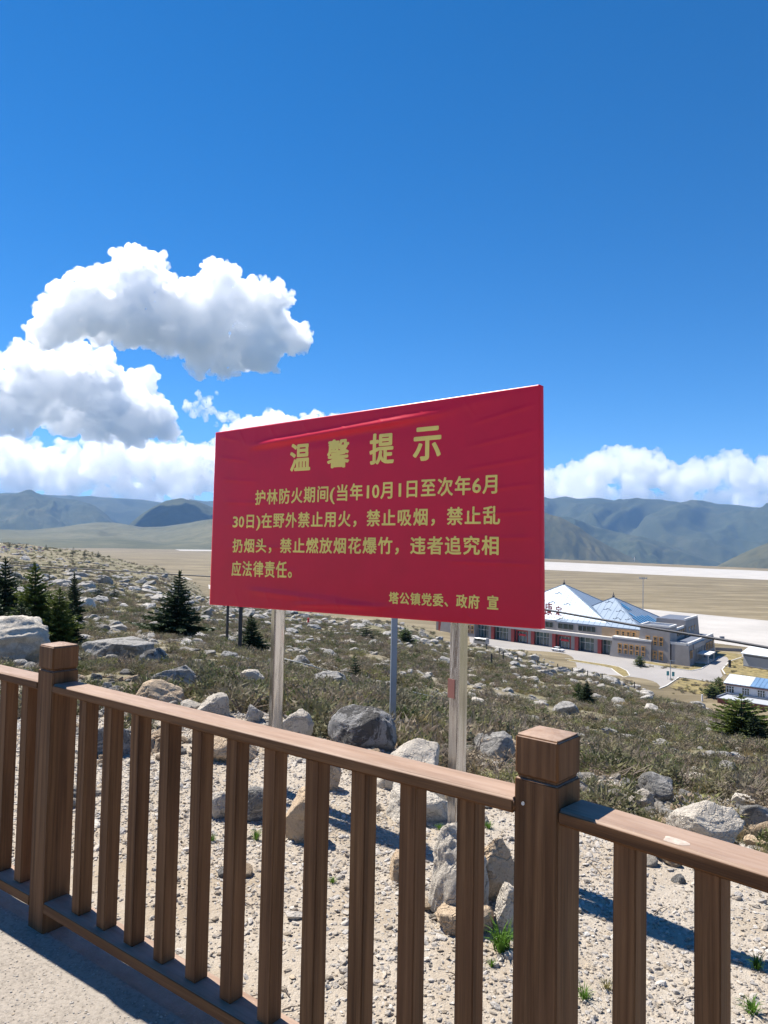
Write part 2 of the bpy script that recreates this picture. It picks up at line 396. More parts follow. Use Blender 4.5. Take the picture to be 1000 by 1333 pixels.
# ------------------------------------------------------------------ far hills and mountains
def hill_mat(name, a, b, c, sc, forest=.4):
    t = NT(name); w = t.world(1.0); n1 = t.noise(w, sc, 7, .65, .3); n2 = t.noise(w, sc*6, 6, .7); n3 = t.noise(w, sc*.4, 4, .5)
    k = t.ramp(n1, [(.35, a), (.55, b), (.7, c)]); k = t.mix(t.ramp(n2, [(.45, 0.0), (.6, forest)]), k, a)
    k = t.mix(t.ramp(n3, [(.45, 0.0), (.65, .5)]), k, b)
    M[name] = t.bsdf(k, .95, spec=.1, bump=n2, bstr=.6, bdist=12)
hill_mat('hill_dry', (.06, .065, .034), (.135, .128, .072), (.20, .178, .108), .0016, .45)
hill_mat('hill_green', (.028, .038, .018), (.065, .07, .032), (.14, .12, .06), .0012, .7)
hill_mat('hill_brown', (.05, .052, .026), (.10, .092, .045), (.17, .14, .08), .0018, .6)
def hill(name, prof, rc, front, back, base, gul, mat, amp=.22, seed=0, wob=.08, na=260, nrr=90, crest=.015):
    px = np.array([p[0] for p in prof], float)
    az = np.array([az_of(p[0], p[1]) for p in prof]); el = np.array([ray(p[0], p[1])[2] for p in prof])
    A = np.linspace(az[0], az[-1], na); T = np.linspace(0, 1.5, nrr)
    E = np.interp(A, az, el)
    ker = np.array([.25, .5, .25]); E = np.convolve(np.pad(E, 1, mode='edge'), ker, 'valid')
    rcv = rc*(1+wob*fbm(A*9+seed, A*0+seed, 3))
    AT, TT = np.meshgrid(A, T)
    R = np.where(TT <= 1, rcv[None]-front*(1-TT), rcv[None]+back*(TT-1)*2)
    Zc = EYE+E[None]*rcv[None] - base
    X, Y = R*np.sin(AT), R*np.cos(AT)
    shape = np.where(TT <= 1, np.sin(TT*math.pi/2)**1.15, np.cos((TT-1)*math.pi)*.5+.5)
    u = AT*rc/gul+seed*3; v = TT*front/gul
    wx = fbm(u*.5, v*.5+seed, 3)*.9
    rg = ridged(u+wx, v*.42+seed, 5)
    det = fbm(u*3+wx, v*2+seed, 5, .6)
    env = np.sin(np.clip(TT, 0, 1)*math.pi)**.8
    Z = base+Zc*shape + Zc*amp*env*(rg-.72)*1.6 + Zc*amp*.22*env*det + Zc*crest*fbm(u*2.3, v*0+seed, 4)*(np.abs(TT-1) < .12)
    i = np.arange(na*nrr).reshape(nrr, na)
    f = np.stack([i[:-1, :-1], i[1:, :-1], i[1:, 1:], i[:-1, 1:]], -1).reshape(-1, 4)
    o = mesh_np(name, np.stack([X, Y, Z], -1).reshape(-1, 3), f, M[mat], smooth=True); return tag(o, kind='structure')
hill('distant_mountain', [(-200, 640), (-60, 640), (0, 643), (90, 646), (150, 650), (180, 652), (215, 655), (250, 651), (300, 655), (380, 650), (430, 655), (520, 647), (600, 652), (700, 650), (760, 656)], 14500, 3500, 1500, APR, 900, 'hill_green', .25, 3)
hill('far_mountain', [(-300, 636), (-150, 632), (-40, 640), (0, 643), (15, 643), (30, 641), (60, 647), (98, 650), (112, 655), (130, 664), (145, 676), (160, 690), (175, 702)], 9500, 2600, 1500, APR, 520, 'hill_green', .30, 7)
hill('dark_mountain', [(150, 700), (167, 684), (180, 672), (198, 661), (215, 655), (224, 652), (240, 650.5), (256, 653), (277, 660), (310, 670), (360, 680), (420, 690), (470, 705)], 7600, 1700, 1500, APR, 420, 'hill_green', .22, 12)
hill('dry_hill', [(-300, 680), (-150, 684), (0, 690), (40, 690), (80, 686), (125, 680), (150, 680), (185, 686), (215, 685), (250, 680), (278, 676), (330, 668), (380, 672), (450, 688), (520, 708)], 5600, 2300, 900, APR, 380, 'hill_dry', .32, 20, crest=.008)
hill('dry_foothill', [(-300, 697), (-100, 698), (0, 700), (90, 702), (150, 699), (210, 706), (260, 701), (300, 696), (380, 700), (460, 706), (520, 712)], 3900, 900, 700, APR, 300, 'hill_dry', .12, 31, crest=.008)
hill('ridge_mountain', [(380, 712), (430, 670), (480, 650), (560, 652), (640, 640), (690, 647), (702, 646), (718, 650), (736, 645.5), (751, 648.5), (775, 648), (799, 652), (826, 651), (856, 653), (886, 656.5), (910, 654), (934, 656), (961, 657), (979, 660), (1000, 661), (1080, 668), (1200, 660), (1350, 650)], 9800, 3600, 1800, -420, 900, 'hill_green', .30, 44)
hill('middle_mountain', [(520, 745), (560, 690), (600, 672), (680, 670), (739, 674), (775, 685), (814, 695), (850, 703), (880, 712), (910, 722), (945, 735), (990, 750)], 7000, 1900, 1500, -420, 520, 'hill_green', .26, 51)
hill('near_mountain', [(430, 760), (480, 700), (540, 655), (620, 640), (680, 652), (705, 664), (730, 674), (752, 686), (775, 700), (797, 713), (820, 725), (850, 740), (880, 756)], 5000, 1300, 1200, -420, 330, 'hill_brown', .22, 58)
hill('green_hill', [(905, 760), (925, 742), (938, 735), (955, 726), (970, 719), (985, 713), (1000, 707), (1060, 692), (1150, 680), (1300, 680)], 4300, 900, 900, -420, 330, 'hill_brown', .16, 66)

# ------------------------------------------------------------------ clouds (volumes, above and beyond the haze box)
def ico(sub):
    bm = bmesh.new(); bmesh.ops.create_icosphere(bm, subdivisions=sub, radius=1); bm.verts.ensure_lookup_table()
    v = np.array([p.co[:] for p in bm.verts]); f = np.array([[q.index for q in p.verts] for p in bm.faces]); bm.free(); return v, f
ICO = {k: ico(k) for k in (1, 2, 3, 4, 5)}
def cloud_mat(name, nscale, dens, lo=.36, hi=.6):
    t = NT(name); c = t.world(1.0); n = t.noise(c, 1/nscale, 8, .68)
    mr = t.n('MapRange'); t.l(n, mr.inputs[0])
    for i, v in ((1, lo), (2, hi), (3, 0), (4, dens)): mr.inputs[i].default_value = v
    pv = t.n('VolumePrincipled'); pv.inputs['Color'].default_value = (.9965, .9975, .999, 1); pv.inputs['Anisotropy'].default_value = .64
    t.l(mr.outputs[0], pv.inputs['Density']); t.l(pv.outputs[0], t.out.inputs['Volume']); M[name] = t.mat
cloud_mat('cloud_near', 110, .042, .37, .62); cloud_mat('cloud_mid', 190, .026, .39, .63); cloud_mat('cloud_far', 300, .013, .43, .64); cloud_mat('cloud_thin', 120, .014, .36, .62)
def cloud(blobs, R, vox, mat, label, rep=2, kids=24, flat=1.5):
    q = random.Random(len(blobs)*7+int(R)); s = R/FOC; V, F = [], []; n = 0
    def ball(p, rad, sub):
        nonlocal n
        v, f = ICO[sub]; V.append(v*rad+p); F.append(f+n); n += len(v)
    def gd(k=0): 
        d = np.array([q.gauss(0, 1), q.gauss(0, 1), q.gauss(k, 1)]); return d/np.linalg.norm(d)
    for x, y, rr in blobs:
        for k in range(rep):
            p = at_r(x+q.uniform(-.2, .2)*rr, y+q.uniform(-.2, .2)*rr, R+q.uniform(-1, 1)*rr*s*flat); a = rr*s*q.uniform(.68, .92)
            ball(p, a, 2)
            for j in range(kids):
                d = gd(.35); a2 = a*q.uniform(.18, .50); p2 = p+d*a*q.uniform(.8, 1.03); ball(p2, a2, 1)
                for i in range(5):
                    d2 = d+gd()*.75; d2 /= np.linalg.norm(d2); ball(p2+d2*a2*.9, a2*q.uniform(.25, .5), 1)
    o = mesh_np('cloud', np.concatenate(V), np.concatenate(F), M[mat])
    m = o.modifiers.new('union', 'REMESH'); m.mode = 'VOXEL'; m.voxel_size = vox
    for k, (sc, st) in enumerate(((26, 11), (8, 8), (3.6, 3.6))):
        tx = bpy.data.textures.new('cloud_relief', 'CLOUDS'); tx.noise_scale = sc*s; tx.noise_depth = 3
        d = o.modifiers.new('relief', 'DISPLACE'); d.texture = tx; d.strength = st*s; d.texture_coords = 'GLOBAL'
    return tag(o, label, 'cloud', kind='stuff')
cloud([(172, 358, 33), (198, 345, 20), (140, 382, 32), (105, 400, 34), (72, 418, 28), (55, 438, 20), (205, 385, 36), (240, 398, 34), (170, 410, 34), (215, 425, 34), (262, 440, 36), (286, 368, 25), (275, 382, 22), (322, 392, 32), (348, 400, 30), (345, 425, 34), (372, 440, 26), (300, 450, 34), (335, 462, 28), (392, 447, 14), (260, 468, 20), (130, 425, 26), (295, 475, 18), (288, 412, 26), (276, 405, 20)], 7600, 14, 'cloud_near', 'large white cumulus cloud with two lobes high at left')
cloud([(5, 505, 42), (55, 500, 40), (100, 498, 38), (95, 535, 36), (140, 520, 38), (182, 505, 28), (178, 530, 32), (205, 545, 26), (222, 560, 14), (30, 535, 28), (130, 552, 24), (170, 562, 22), (90, 450, 20), (-60, 520, 50)], 12500, 25, 'cloud_mid', 'broad white cumulus cloud low at the left edge')
cloud([(-40, 610, 40), (10, 600, 36), (55, 612, 34), (100, 608, 34), (140, 600, 32), (178, 595, 28), (215, 608, 34), (250, 612, 34), (285, 600, 30), (30, 632, 20), (90, 634, 20), (160, 632, 20), (230, 634, 20), (20, 648, 18), (75, 650, 18), (130, 650, 16), (190, 648, 18), (240, 648, 16), (320, 600, 44), (400, 590, 40), (480, 595, 44), (560, 600, 44)], 20000, 55, 'cloud_far', 'long bank of white cloud over the left mountains', kids=14)
cloud([(355, 552, 18), (335, 560, 20), (312, 562, 16), (292, 566, 12), (375, 556, 16), (405, 560, 20), (440, 565, 24)], 14000, 26, 'cloud_mid', 'small white cloud just above the left end of the red sign', kids=16)
_w = random.Random(3)
cloud([(x+_w.gauss(0, 7), y+_w.gauss(0, 5), _w.uniform(2.5, 6)) for x, y in ((262, 516), (270, 524), (255, 528), (284, 545), (274, 538), (262, 540), (300, 546))*5], 9000, 9, 'cloud_thin', 'tiny ragged cloud wisp in the blue between larger clouds', kids=16, rep=1)
cloud([(640, 640, 30), (690, 632, 24), (720, 634, 26), (752, 624, 26), (780, 612, 26), (805, 604, 24), (832, 604, 22), (818, 594, 14), (848, 612, 22), (872, 626, 24), (900, 624, 22), (925, 618, 20), (945, 612, 19), (962, 604, 13), (972, 620, 22), (1000, 618, 22), (1040, 610, 30), (1100, 600, 40), (770, 640, 20), (830, 640, 22), (890, 644, 18), (950, 646, 16), (712, 652, 24), (745, 652, 22), (790, 655, 22), (840, 658, 20), (880, 660, 20), (930, 660, 22), (980, 655, 24), (1030, 650, 26)], 20500, 55, 'cloud_far', 'bank of white cumulus cloud over the right mountains', kids=16)

# ------------------------------------------------------------------ haze
hz = MB().box(-21000, 21000, -21000, 21000, -470, 1010)
t = NT('haze_air'); pv = t.n('VolumePrincipled'); pv.inputs['Color'].default_value = (.30, .56, 1, 1); pv.inputs['Density'].default_value = 5e-5
pv.inputs['Anisotropy'].default_value = 0.0; t.l(pv.outputs[0], t.out.inputs['Volume']); M['haze'] = t.mat
tag(hz.build('haze', M['haze']), kind='stuff')
#@@AIRFIELD
# ------------------------------------------------------------------ airfield surfaces
def ext(p, q, k): return p+(q-p)*k
a1, a2 = at_z(705, 780, APR)[:2], at_z(1000, 808, APR)[:2]          # far edge of the apron
ad = (a2-a1)/np.linalg.norm(a2-a1); an = np.array([-ad[1], ad[0]]); an = an if an[1] > 0 else -an
def P3(p, dz): return (float(p[0]), float(p[1]), APR+dz)
n1_ = at_z(1000, 846, APR)[:2]; off = float((n1_-a1) @ an)
sheet3('apron', [P3(a1-ad*160, .03), P3(a1+ad*420, .03), P3(a1+ad*420+an*off, .03), P3(a1-ad*160+an*off, .03)], M['apron_concrete'])
r1, r2 = at_z(705, 741.5, APR)[:2], at_z(1000, 755, APR)[:2]; r3, r4 = at_z(1000, 743.5, APR)[:2], at_z(705, 731, APR)[:2]
sheet3('runway', [P3(ext(r2, r1, 3.2), .05), P3(ext(r1, r2, 2.2), .05), P3(ext(r4, r3, 2.2), .05), P3(ext(r3, r4, 2.0), .05)], M['apron_concrete'])
sheet('road', [(470, 806), (520, 812), (560, 817), (622, 829), (666, 834), (718, 841), (800, 853), (848, 861), (873, 866), (905, 871), (926, 862), (936, 853), (962, 851), (975, 853), (950, 861), (938, 872), (941, 880), (931, 889), (905, 884.5), (884, 882), (868, 893), (848, 897), (820, 889), (772, 878), (730, 867), (700, 858), (640, 842), (600, 834), (540, 823), (470, 812)], M['forecourt_concrete'], .04)
sheet('path', [(232, 751), (240, 751), (278, 763), (300, 770), (300, 776), (262, 763)], M['apron_concrete'], .05)
sheet('gravel_patch', [(228, 715.2), (262, 714.6), (290, 715), (290, 717.5), (235, 717)], M['apron_concrete'], .05)
def kerb(pix, w=.35, h=.16, dz=.03):
    m = MB(); P = [at_z(x, y, APR) for x, y in pix]
    for a, b in zip(P[:-1], P[1:]):
        d = (b-a)[:2]; L = np.linalg.norm(d)
        if L < .01: continue
        d /= L; n = np.array([-d[1], d[0]])*w/2
        m.hexa([(a[0]-n[0], a[1]-n[1], APR+dz), (b[0]-n[0], b[1]-n[1], APR+dz), (b[0]+n[0], b[1]+n[1], APR+dz), (a[0]+n[0], a[1]+n[1], APR+dz)],
               [(a[0]-n[0], a[1]-n[1], APR+h+dz), (b[0]-n[0], b[1]-n[1], APR+h+dz), (b[0]+n[0], b[1]+n[1], APR+h+dz), (a[0]+n[0], a[1]+n[1], APR+h+dz)])
    return tag(m.build('kerb', M['kerb_stone']), kind='structure')
isl = [(640, 841), (691, 850.5), (720, 855), (760, 861), (790, 865.5), (806, 868.5), (816, 873.5), (820, 880), (812, 882), (803, 876), (796, 870.5), (780, 867), (750, 862.3), (700, 854)]
simple('verge_grass', (.21, .165, .065), .95, var=.5, scale=.6)
sheet('verge', isl, M['verge_grass'], .12); kerb(isl+isl[:1], .3, .12)
kerb([(884, 882), (905, 884.5), (931, 889)]); kerb([(884, 882), (868, 893), (858, 897)])
vg = [(826, 859.5), (848, 862), (873, 866.5), (900, 869.5), (912, 866), (919, 861), (921, 866), (913, 871), (900, 873.5), (870, 869.5), (826, 862)]
sheet('verge', vg, M['verge_grass'], .12); kerb(vg[6:]+vg[:1])
sheet('verge', [(944, 852), (962, 854.5), (1010, 862), (1010, 890), (960, 882), (944, 878), (940, 872), (950, 861)], M['verge_grass'], .08)
kerb([(944, 878), (940, 872), (950, 861), (966, 856)])
sheet('verge', [(887, 883.5), (905, 886), (931, 890), (944, 893), (944, 908), (905, 903), (872, 895)], M['verge_grass'], .07)
sheet('verge', [(931, 848), (945, 849.5), (966, 852), (966, 857), (950, 856), (936, 853.5)], M['verge_grass'], .09)

# ------------------------------------------------------------------ terminal
def c1(x, y): return 690+x/7.143, 745+y/7.143
def c2(x, y): return 800+x/7.143, 770+y/7.143
def c3(x, y): return 590+x/7.143, 790+y/7.143
def c4(x, y): return 880+x/7.408, 800+y/7.408
TO = at_z(*c2(520, 672), APR)[:2]; TL = at_z(*c3(230, 285), APR)[:2]
TU = (TO-TL)/np.linalg.norm(TO-TL); TV = np.array([-TU[1], TU[0]]); TV = TV if TV[1] > 0 else -TV
def T(p): u, v, h = p; q = TO+TU*(u-.2*v)+TV*v; return (q[0], q[1], APR+h)
def uh(pp, v=0.0):   # photograph pixel -> (u, h) on the facade plane
    p = on_wall(pp[0], pp[1], TO+TV*v, TV); return float((p[:2]-TO) @ TU)+.2*v, float(p[2]-APR)
simple('wall_grey', (.30, .275, .26), .85, var=.1, scale=.5); simple('wall_pale', (.50, .47, .44), .85, var=.06, scale=.5)
simple('parapet_white', (.66, .64, .61), .8, var=.05, scale=.5); simple('red_column', (.33, .045, .035), .6, var=.15, scale=.6)
simple('ochre_frame', (.55, .30, .10), .7, var=.15, scale=2); simple('white_frame', (.75, .75, .75), .6)
simple('roof_dark', (.13, .145, .18), .6, var=.1, scale=.4); simple('tan_wall', (.40, .28, .17), .8, var=.15, scale=.5)
simple('blue_roof', (.13, .235, .39), .45, var=.12, scale=.4); simple('white_roof', (.62, .66, .70), .45, var=.05, scale=.4)
simple('dark_metal', (.05, .05, .055), .5, .4); simple('steel_post', (.32, .36, .42), .5, .6); simple('red_letter', (.42, .02, .03), .5)
simple('red_banner', (.62, .03, .04), .6); simple('teal_panel', (.03, .30, .32), .5); simple('black_rubber', (.02, .02, .02), .8)
simple('red_brown', (.20, .06, .045), .7); simple('white_paint', (.74, .75, .77), .35, spec=.5); simple('silver_paint', (.45, .46, .47), .35, .3)
simple('plaster_white', (.60, .60, .62), .85, var=.06, scale=.4); simple('plaster_grey', (.38, .40, .43), .85, var=.06, scale=.4)
t = NT('window_glass'); n = t.noise(t.coord('Object'), .8, 3)
M['window_glass'] = t.bsdf(t.ramp(n, [(.3, (.012, .02, .022)), (.7, (.035, .055, .055))]), .08, spec=.8)
t = NT('green_glass'); n = t.noise(t.coord('Object'), .25, 4, .7)
M['green_glass'] = t.bsdf(t.ramp(n, [(.35, (.02, .035, .038)), (.6, (.09, .15, .15))]), .12, spec=.8)
t = NT('metal_roof'); w_ = t.coord('Object'); n = t.noise(w_, .12, 5, .6)
M['metal_roof'] = t.bsdf(t.ramp(n, [(.3, (.20, .265, .35)), (.7, (.25, .315, .40))]), .5, .15, bump=t.noise(w_, 2, 2), bstr=.05)
simple('roof_seam', (.20, .26, .34), .5, .2)
simple('skylight_blue', (.10, .30, .52), .3)

term = empty('airport_terminal', (TO[0], TO[1], APR), label='long grey airport terminal with pyramid metal roofs and battered stone towers', cat='building')
def tb(m, u0, u1, v0, v1, h0, h1, mat=0, bl=0, br=0, bf=0, bb=0):
    """box in terminal coordinates, leaning inward by bl / br / bf / bb at the left, right, front, back"""
    return m.hexa([T(p) for p in ((u0, v0, h0), (u1, v0, h0), (u1, v1, h0), (u0, v1, h0))],
                  [T(p) for p in ((u0+bl, v0+bf, h1), (u1-br, v0+bf, h1), (u1-br, v1-bb, h1), (u0+bl, v1-bb, h1))], mat)
def tpart(name, mats, fn, parent=None, **kw):
    m = MB(); fn(m); o = m.build(name, mats); o.parent = parent or term
    if parent is None: o.matrix_parent_inverse = Matrix.Translation((-TO[0], -TO[1], -APR))
    return tag(o, **kw)
def hall(m):
    tb(m, -77.5, -19.5, 2.6, 36, 0, 9.3); tb(m, -78, -19, 0.0, 2.6, 5.05, 6.1, 1)
tpart('hall_wall', [M['wall_grey'], M['wall_pale']], hall)
colpx = [639, 665, 691, 718.7, 748, 778]
cu_ = [uh((x, 838))[0] for x in colpx]; du = (cu_[-1]-cu_[0])/5
cus = [cu_[0]-du*k for k in (3, 2, 1)]+cu_
for u in cus:
    tpart('red_column', M['red_column'], lambda m: tb(m, u-.1, u+1.25, .25, 1.2, 0, 5.04))
    tpart('pilaster', M['wall_grey'], lambda m: tb(m, u-1.7, u-.12, .7, 2.58, 0, 5.04))
for i, u in enumerate(cus):
    u0, u1 = u+1.3, (cus[i+1] if i+1 < len(cus) else -19.9)-1.75
    if u1-u0 < 1: u1 = u0+1.4
    g_ = tpart('glazed_bay', M['green_glass'], lambda m: tb(m, u0, u1, 2.40, 2.55, .2, 4.9))
    k = max(2, int((u1-u0)/1.5))
    def mull(m):
        for j in range(k+1):
            x = u0+(u1-u0)*j/k; tb(m, x-.06, x+.06, 2.30, 2.39, .2, 4.9)
        tb(m, u0, u1, 2.31, 2.385, 3.0, 3.12)
    o = tpart('mullion', M['white_frame'], mull); o.parent = g_; o.matrix_parent_inverse = Matrix.Identity(4)
    if i in (4, 6):
        def portal(m):
            tb(m, u0+.2, u0+.75, 1.5, 2.29, 0, 4.3); tb(m, u1-.75, u1-.2, 1.5, 2.29, 0, 4.3); tb(m, u0+.2, u1-.2, 1.5, 2.29, 4.31, 4.95)
        tpart('red_portal', M['red_column'], portal)
        tpart('banner', M['red_banner'], lambda m: tb(m, (u0+u1)/2-1.6, (u0+u1)/2+1.6, 1.9, 2.0, 2.6, 3.3))
# upper storey
segs = [(110, 215, 'g'), (262, 405, 'g'), (450, 612, 'g')]
def uw(m):
    for a, b, _ in segs: pass
for a, b, _ in segs:
    ua = uh(c1(a, 540), 2.6)[0]; ub = uh(c1(b, 560), 2.6)[0]
    w_o = tpart('window', M['window_glass'], lambda m: tb(m, ua, ub, 2.45, 2.58, 6.9, 8.7))
    n_ = max(2, int((ub-ua)/1.6))
    for j in range(n_+1):
        x = ua+(ub-ua)*j/n_; o = tpart('mullion', M['steel_post'], lambda m: tb(m, x-.05, x+.05, 2.36, 2.44, 6.9, 8.7)); o.parent = w_o; o.matrix_parent_inverse = Matrix.Identity(4)
u_t0 = uh(c1(670, 560), 2.6)[0]
tpart('tan_panel', M['tan_wall'], lambda m: tb(m, u_t0, -10.6, 2.35, 2.58, 6.12, 9.0))
def tib_window(u, h, v, w=.72, hh=1.05, parent=None):
    o = tpart('window', M['window_glass'], lambda m: tb(m, u-w/2, u+w/2, v-.10, v-.02, h-hh/2, h+hh/2))
    def fr(m):
        tb(m, u-w/2-.28, u-w/2-.01, v-.16, v-.02, h-hh/2-.15, h+hh/2+.12, br=.0); tb(m, u+w/2+.01, u+w/2+.28, v-.16, v-.02, h-hh/2-.15, h+hh/2+.12)
        tb(m, u-w/2-.35, u+w/2+.35, v-.22, v-.02, h+hh/2+.13, h+hh/2+.42); tb(m, u-w/2+.01, u+w/2-.01, v-.14, v-.11, h-.05, h+.05)
    f_ = tpart('frame', M['ochre_frame'], fr); f_.parent = o; f_.matrix_parent_inverse = Matrix.Identity(4)
for x in (815, 868, 915, 965):
    u, h = uh(c1(x, 590), 2.3); tib_window(u, 7.6, 2.33, .8, 1.1)
# low wing, towers, entrance block
def wing(m): tb(m, -20.8, -6.2, -1.2, 2.5, 0, 6.2, 0, .9, .0, .5, 0); tb(m, -20.0, -6.1, -.8, 2.4, 6.21, 6.75, 1)
tpart('low_wing', [M['wall_grey'], M['parapet_white']], wing)
def lwing(m): tb(m, -98, -79.0, -1.2, 14, 0, 6.2, 0, .9, .9, .5, 0); tb(m, -97.2, -79.8, -.8, 14, 6.21, 6.75, 1)
tpart('low_wing', [M['wall_grey'], M['parapet_white']], lwing)
for row, hh in ((520, 3.75), (580, 2.0)):
    for x in (50, 105, 157, 211, 267):
        u, h = uh(c2(x, row), -1.0); tib_window(u, hh, -1.2+hh/6.2*.5, .8, 1.0)
for row, hh in ((184, 3.75), (236, 2.0)):
    for x in (66, 105, 145, 182):
        u, h = uh(c3(x, row), -1.0); tib_window(u-.2, hh, -1.2+hh/6.2*.5, .8, 1.0)
def tower(m):
    tb(m, -11.2, 0, -.3, 9, 0, 11.2, 0, 1.0, .3, .5, 0)
    for q_ in ((-10.3, -.2, .15, .65), (-10.3, -.2, 8.4, 8.95), (-10.3, -9.7, .66, 8.39), (-.75, -.2, .66, 8.39)): tb(m, *q_, 11.21, 11.75, 1)
tpart('tower', [M['wall_grey'], M['parapet_white']], tower)
tpart('tower_roof', M['roof_dark'], lambda m: tb(m, -9.69, -.76, .66, 8.39, 11.205, 11.3))
for x, y in ((310, 437), (380, 443), (433, 450), (380, 483), (433, 490), (377, 575), (433, 582), (377, 610), (433, 620)):
    u, h = uh(c2(x, y), 0); tib_window(u, h, -.3+.5*h/11.2, .8, 1.0)
def linkb(m):
    tb(m, -14, -1.5, 9.01, 24.9, 0, 9.2, 0, 0, .2, 0, 0); tb(m, -2.3, -1.75, 9.01, 24.9, 9.21, 9.9, 1)
tpart('link_block', [M['wall_grey'], M['parapet_white']], linkb)
def ftower(m):
    tb(m, -12.5, -.4, 25, 44, 0, 11.6, 0, .5, .9, 0, 1.0); tb(m, -2.0, -1.35, 25.05, 42.9, 11.61, 12.3, 1)
tpart('tower', [M['wall_grey'], M['parapet_white']], ftower)
tpart('tower_roof', M['roof_dark'], lambda m: tb(m, -11.9, -2.01, 25.3, 42.9, 11.605, 11.75))
def side_win(u, v, h, w=.7, hh=1.5, fm='ochre_frame'):
    o = tpart('window', M['window_glass'], lambda m: tb(m, u+.01, u+.1, v-w/2, v+w/2, h-hh/2, h+hh/2))
    f_ = tpart('frame', M[fm], lambda m: (tb(m, u+.01, u+.2, v-w/2-.3, v-w/2-.01, h-hh/2, h+hh/2), tb(m, u+.01, u+.26, v-w/2-.3, v+w/2+.3, h+hh/2+.01, h+hh/2+.3)))
    f_.parent = o; f_.matrix_parent_inverse = Matrix.Identity(4)
for v in (10.5, 13, 15.5, 18, 20.5, 23): side_win(-1.6, v, 7.9)
for v in (29, 33, 37): side_win(-1.1, v, 8.2)
def entr(m):
    tb(m, .31, 6.3, -.1, 5.6, 0, 6.2, 0, -.0, .55, .3, 0)                 # front shoulder
    tb(m, .31, 3.2, 5.61, 22, 0, 6.2)                                    # recessed wall
    tb(m, .31, 6.3, 22.01, 37, 0, 6.2, 0, 0, .55, 0, .4)
    tb(m, 3.21, 6.2, 5.61, 22, 4.6, 6.2)
    for q_ in ((5.1, 5.7, .5, 36.4), (-1.0, 5.09, .2, .8)): tb(m, *q_, 6.21, 7.0, 1)
tpart('entrance_block', [M['wall_grey'], M['parapet_white']], entr)
tpart('entrance_roof', M['roof_dark'], lambda m: tb(m, .32, 5.09, .81, 36.4, 6.205, 6.4))
tpart('entrance_glazing', M['tan_wall'], lambda m: tb(m, 3.21, 3.3, 5.7, 21.9, .1, 4.5))
for v in (7.2, 9.4, 11.6, 13.8, 16, 18.2, 20.4):
    tpart('column', M['wall_pale'], lambda m: tb(m, 5.3, 5.9, v-.3, v+.3, 0, 4.59))
for v in (12.7, 14.9): tpart('door', M['window_glass'], lambda m: tb(m, 3.31, 3.4, v-.8, v+.8, .1, 3.4))
for v in (1.8, 3.6): side_win(6.1, v, 3.2, .6, 2.2)
for v in (24, 26.5, 29, 31.5, 34): side_win(6.1, v, 3.4, .8, 2.4)
tpart('canopy', M['parapet_white'], lambda m: (tb(m, 6.21, 10.2, 9.5, 18.5, 2.7, 3.0), tb(m, 9.6, 9.9, 9.8, 10.1, 0, 2.7), tb(m, 9.6, 9.9, 17.9, 18.2, 0, 2.7)))
tpart('step', M['kerb_stone'], lambda m: (tb(m, 5.95, 9.5, 8.5, 19.5, 0.05, .25), tb(m, 5.95, 9.0, 8.9, 19.1, .26, .42)))
# pyramid roofs
def pyramid(name, cu, hu, v0, v1, eave, top, label=None):
    vc = (v0+v1)/2; A = (cu, vc, top); C = [(cu-hu, v0, eave), (cu+hu, v0, eave), (cu+hu, v1, eave), (cu-hu, v1, eave)]
    m = MB(); th = .35
    m.add([T(c) for c in C]+[T(A)]+[T((c[0], c[1], c[2]-th)) for c in C], [(0, 1, 4), (1, 2, 4), (2, 3, 4), (3, 0, 4), (8, 7, 6, 5), (0, 5, 6, 1), (1, 6, 7, 2), (2, 7, 8, 3), (3, 8, 5, 0)])
    o = m.build('roof', M['metal_roof'], term); o.matrix_parent_inverse = Matrix.Translation((-TO[0], -TO[1], -APR))
    def lerp(a, b, k): return tuple(a[i]+(b[i]-a[i])*k for i in range(3))
    s_ = MB()
    for i in range(4):
        a, b = C[i], C[(i+1) % 4]; s_.tube([Vector(T(a))+Vector((0, 0, .08)), Vector(T(A))+Vector((0, 0, .08))], .16, 5)
        nn = int(math.dist(a, b)/2.2)
        for k in range(1, nn):
            f = k/nn; p = lerp(a, b, f); tt = min(f, 1-f)*2*.98
            mid = lerp(a, b, .5); q_ = lerp(mid, A, tt); e = (p[0]+(q_[0]-mid[0])*1.0, p[1]+(q_[1]-mid[1])*1.0, q_[2])
            if tt > .05: s_.tube([Vector(T(p))+Vector((0, 0, .02)), Vector(T(e))+Vector((0, 0, .02))], .05, 3, cap=False)
    so_ = s_.build('roof_ridge', M['roof_seam']); so_.parent = o
    f_ = MB().tube([Vector(T(A)), Vector(T((cu, vc, top+.6))), Vector(T((cu, vc, top+.9))), Vector(T((cu, vc, top+1.9)))], [.35, .5, .18, .06], 6).build('finial', M['dark_metal']); f_.parent = o
    return o, C, A, lerp
pyr = [pyramid('roof', -48.4, 26.5, 3.4, 38, 9.6, 21.9), pyramid('roof', -27.3, 16.6, 2.6, 38.8, 9.45, 18.2), pyramid('roof', -71.5, 16.6, 2.5, 38.9, 9.4, 18.2)]
o, C, A, lerp = pyr[1]
B0, B1 = C[1], C[2]; mid = lerp(B0, B1, .5)
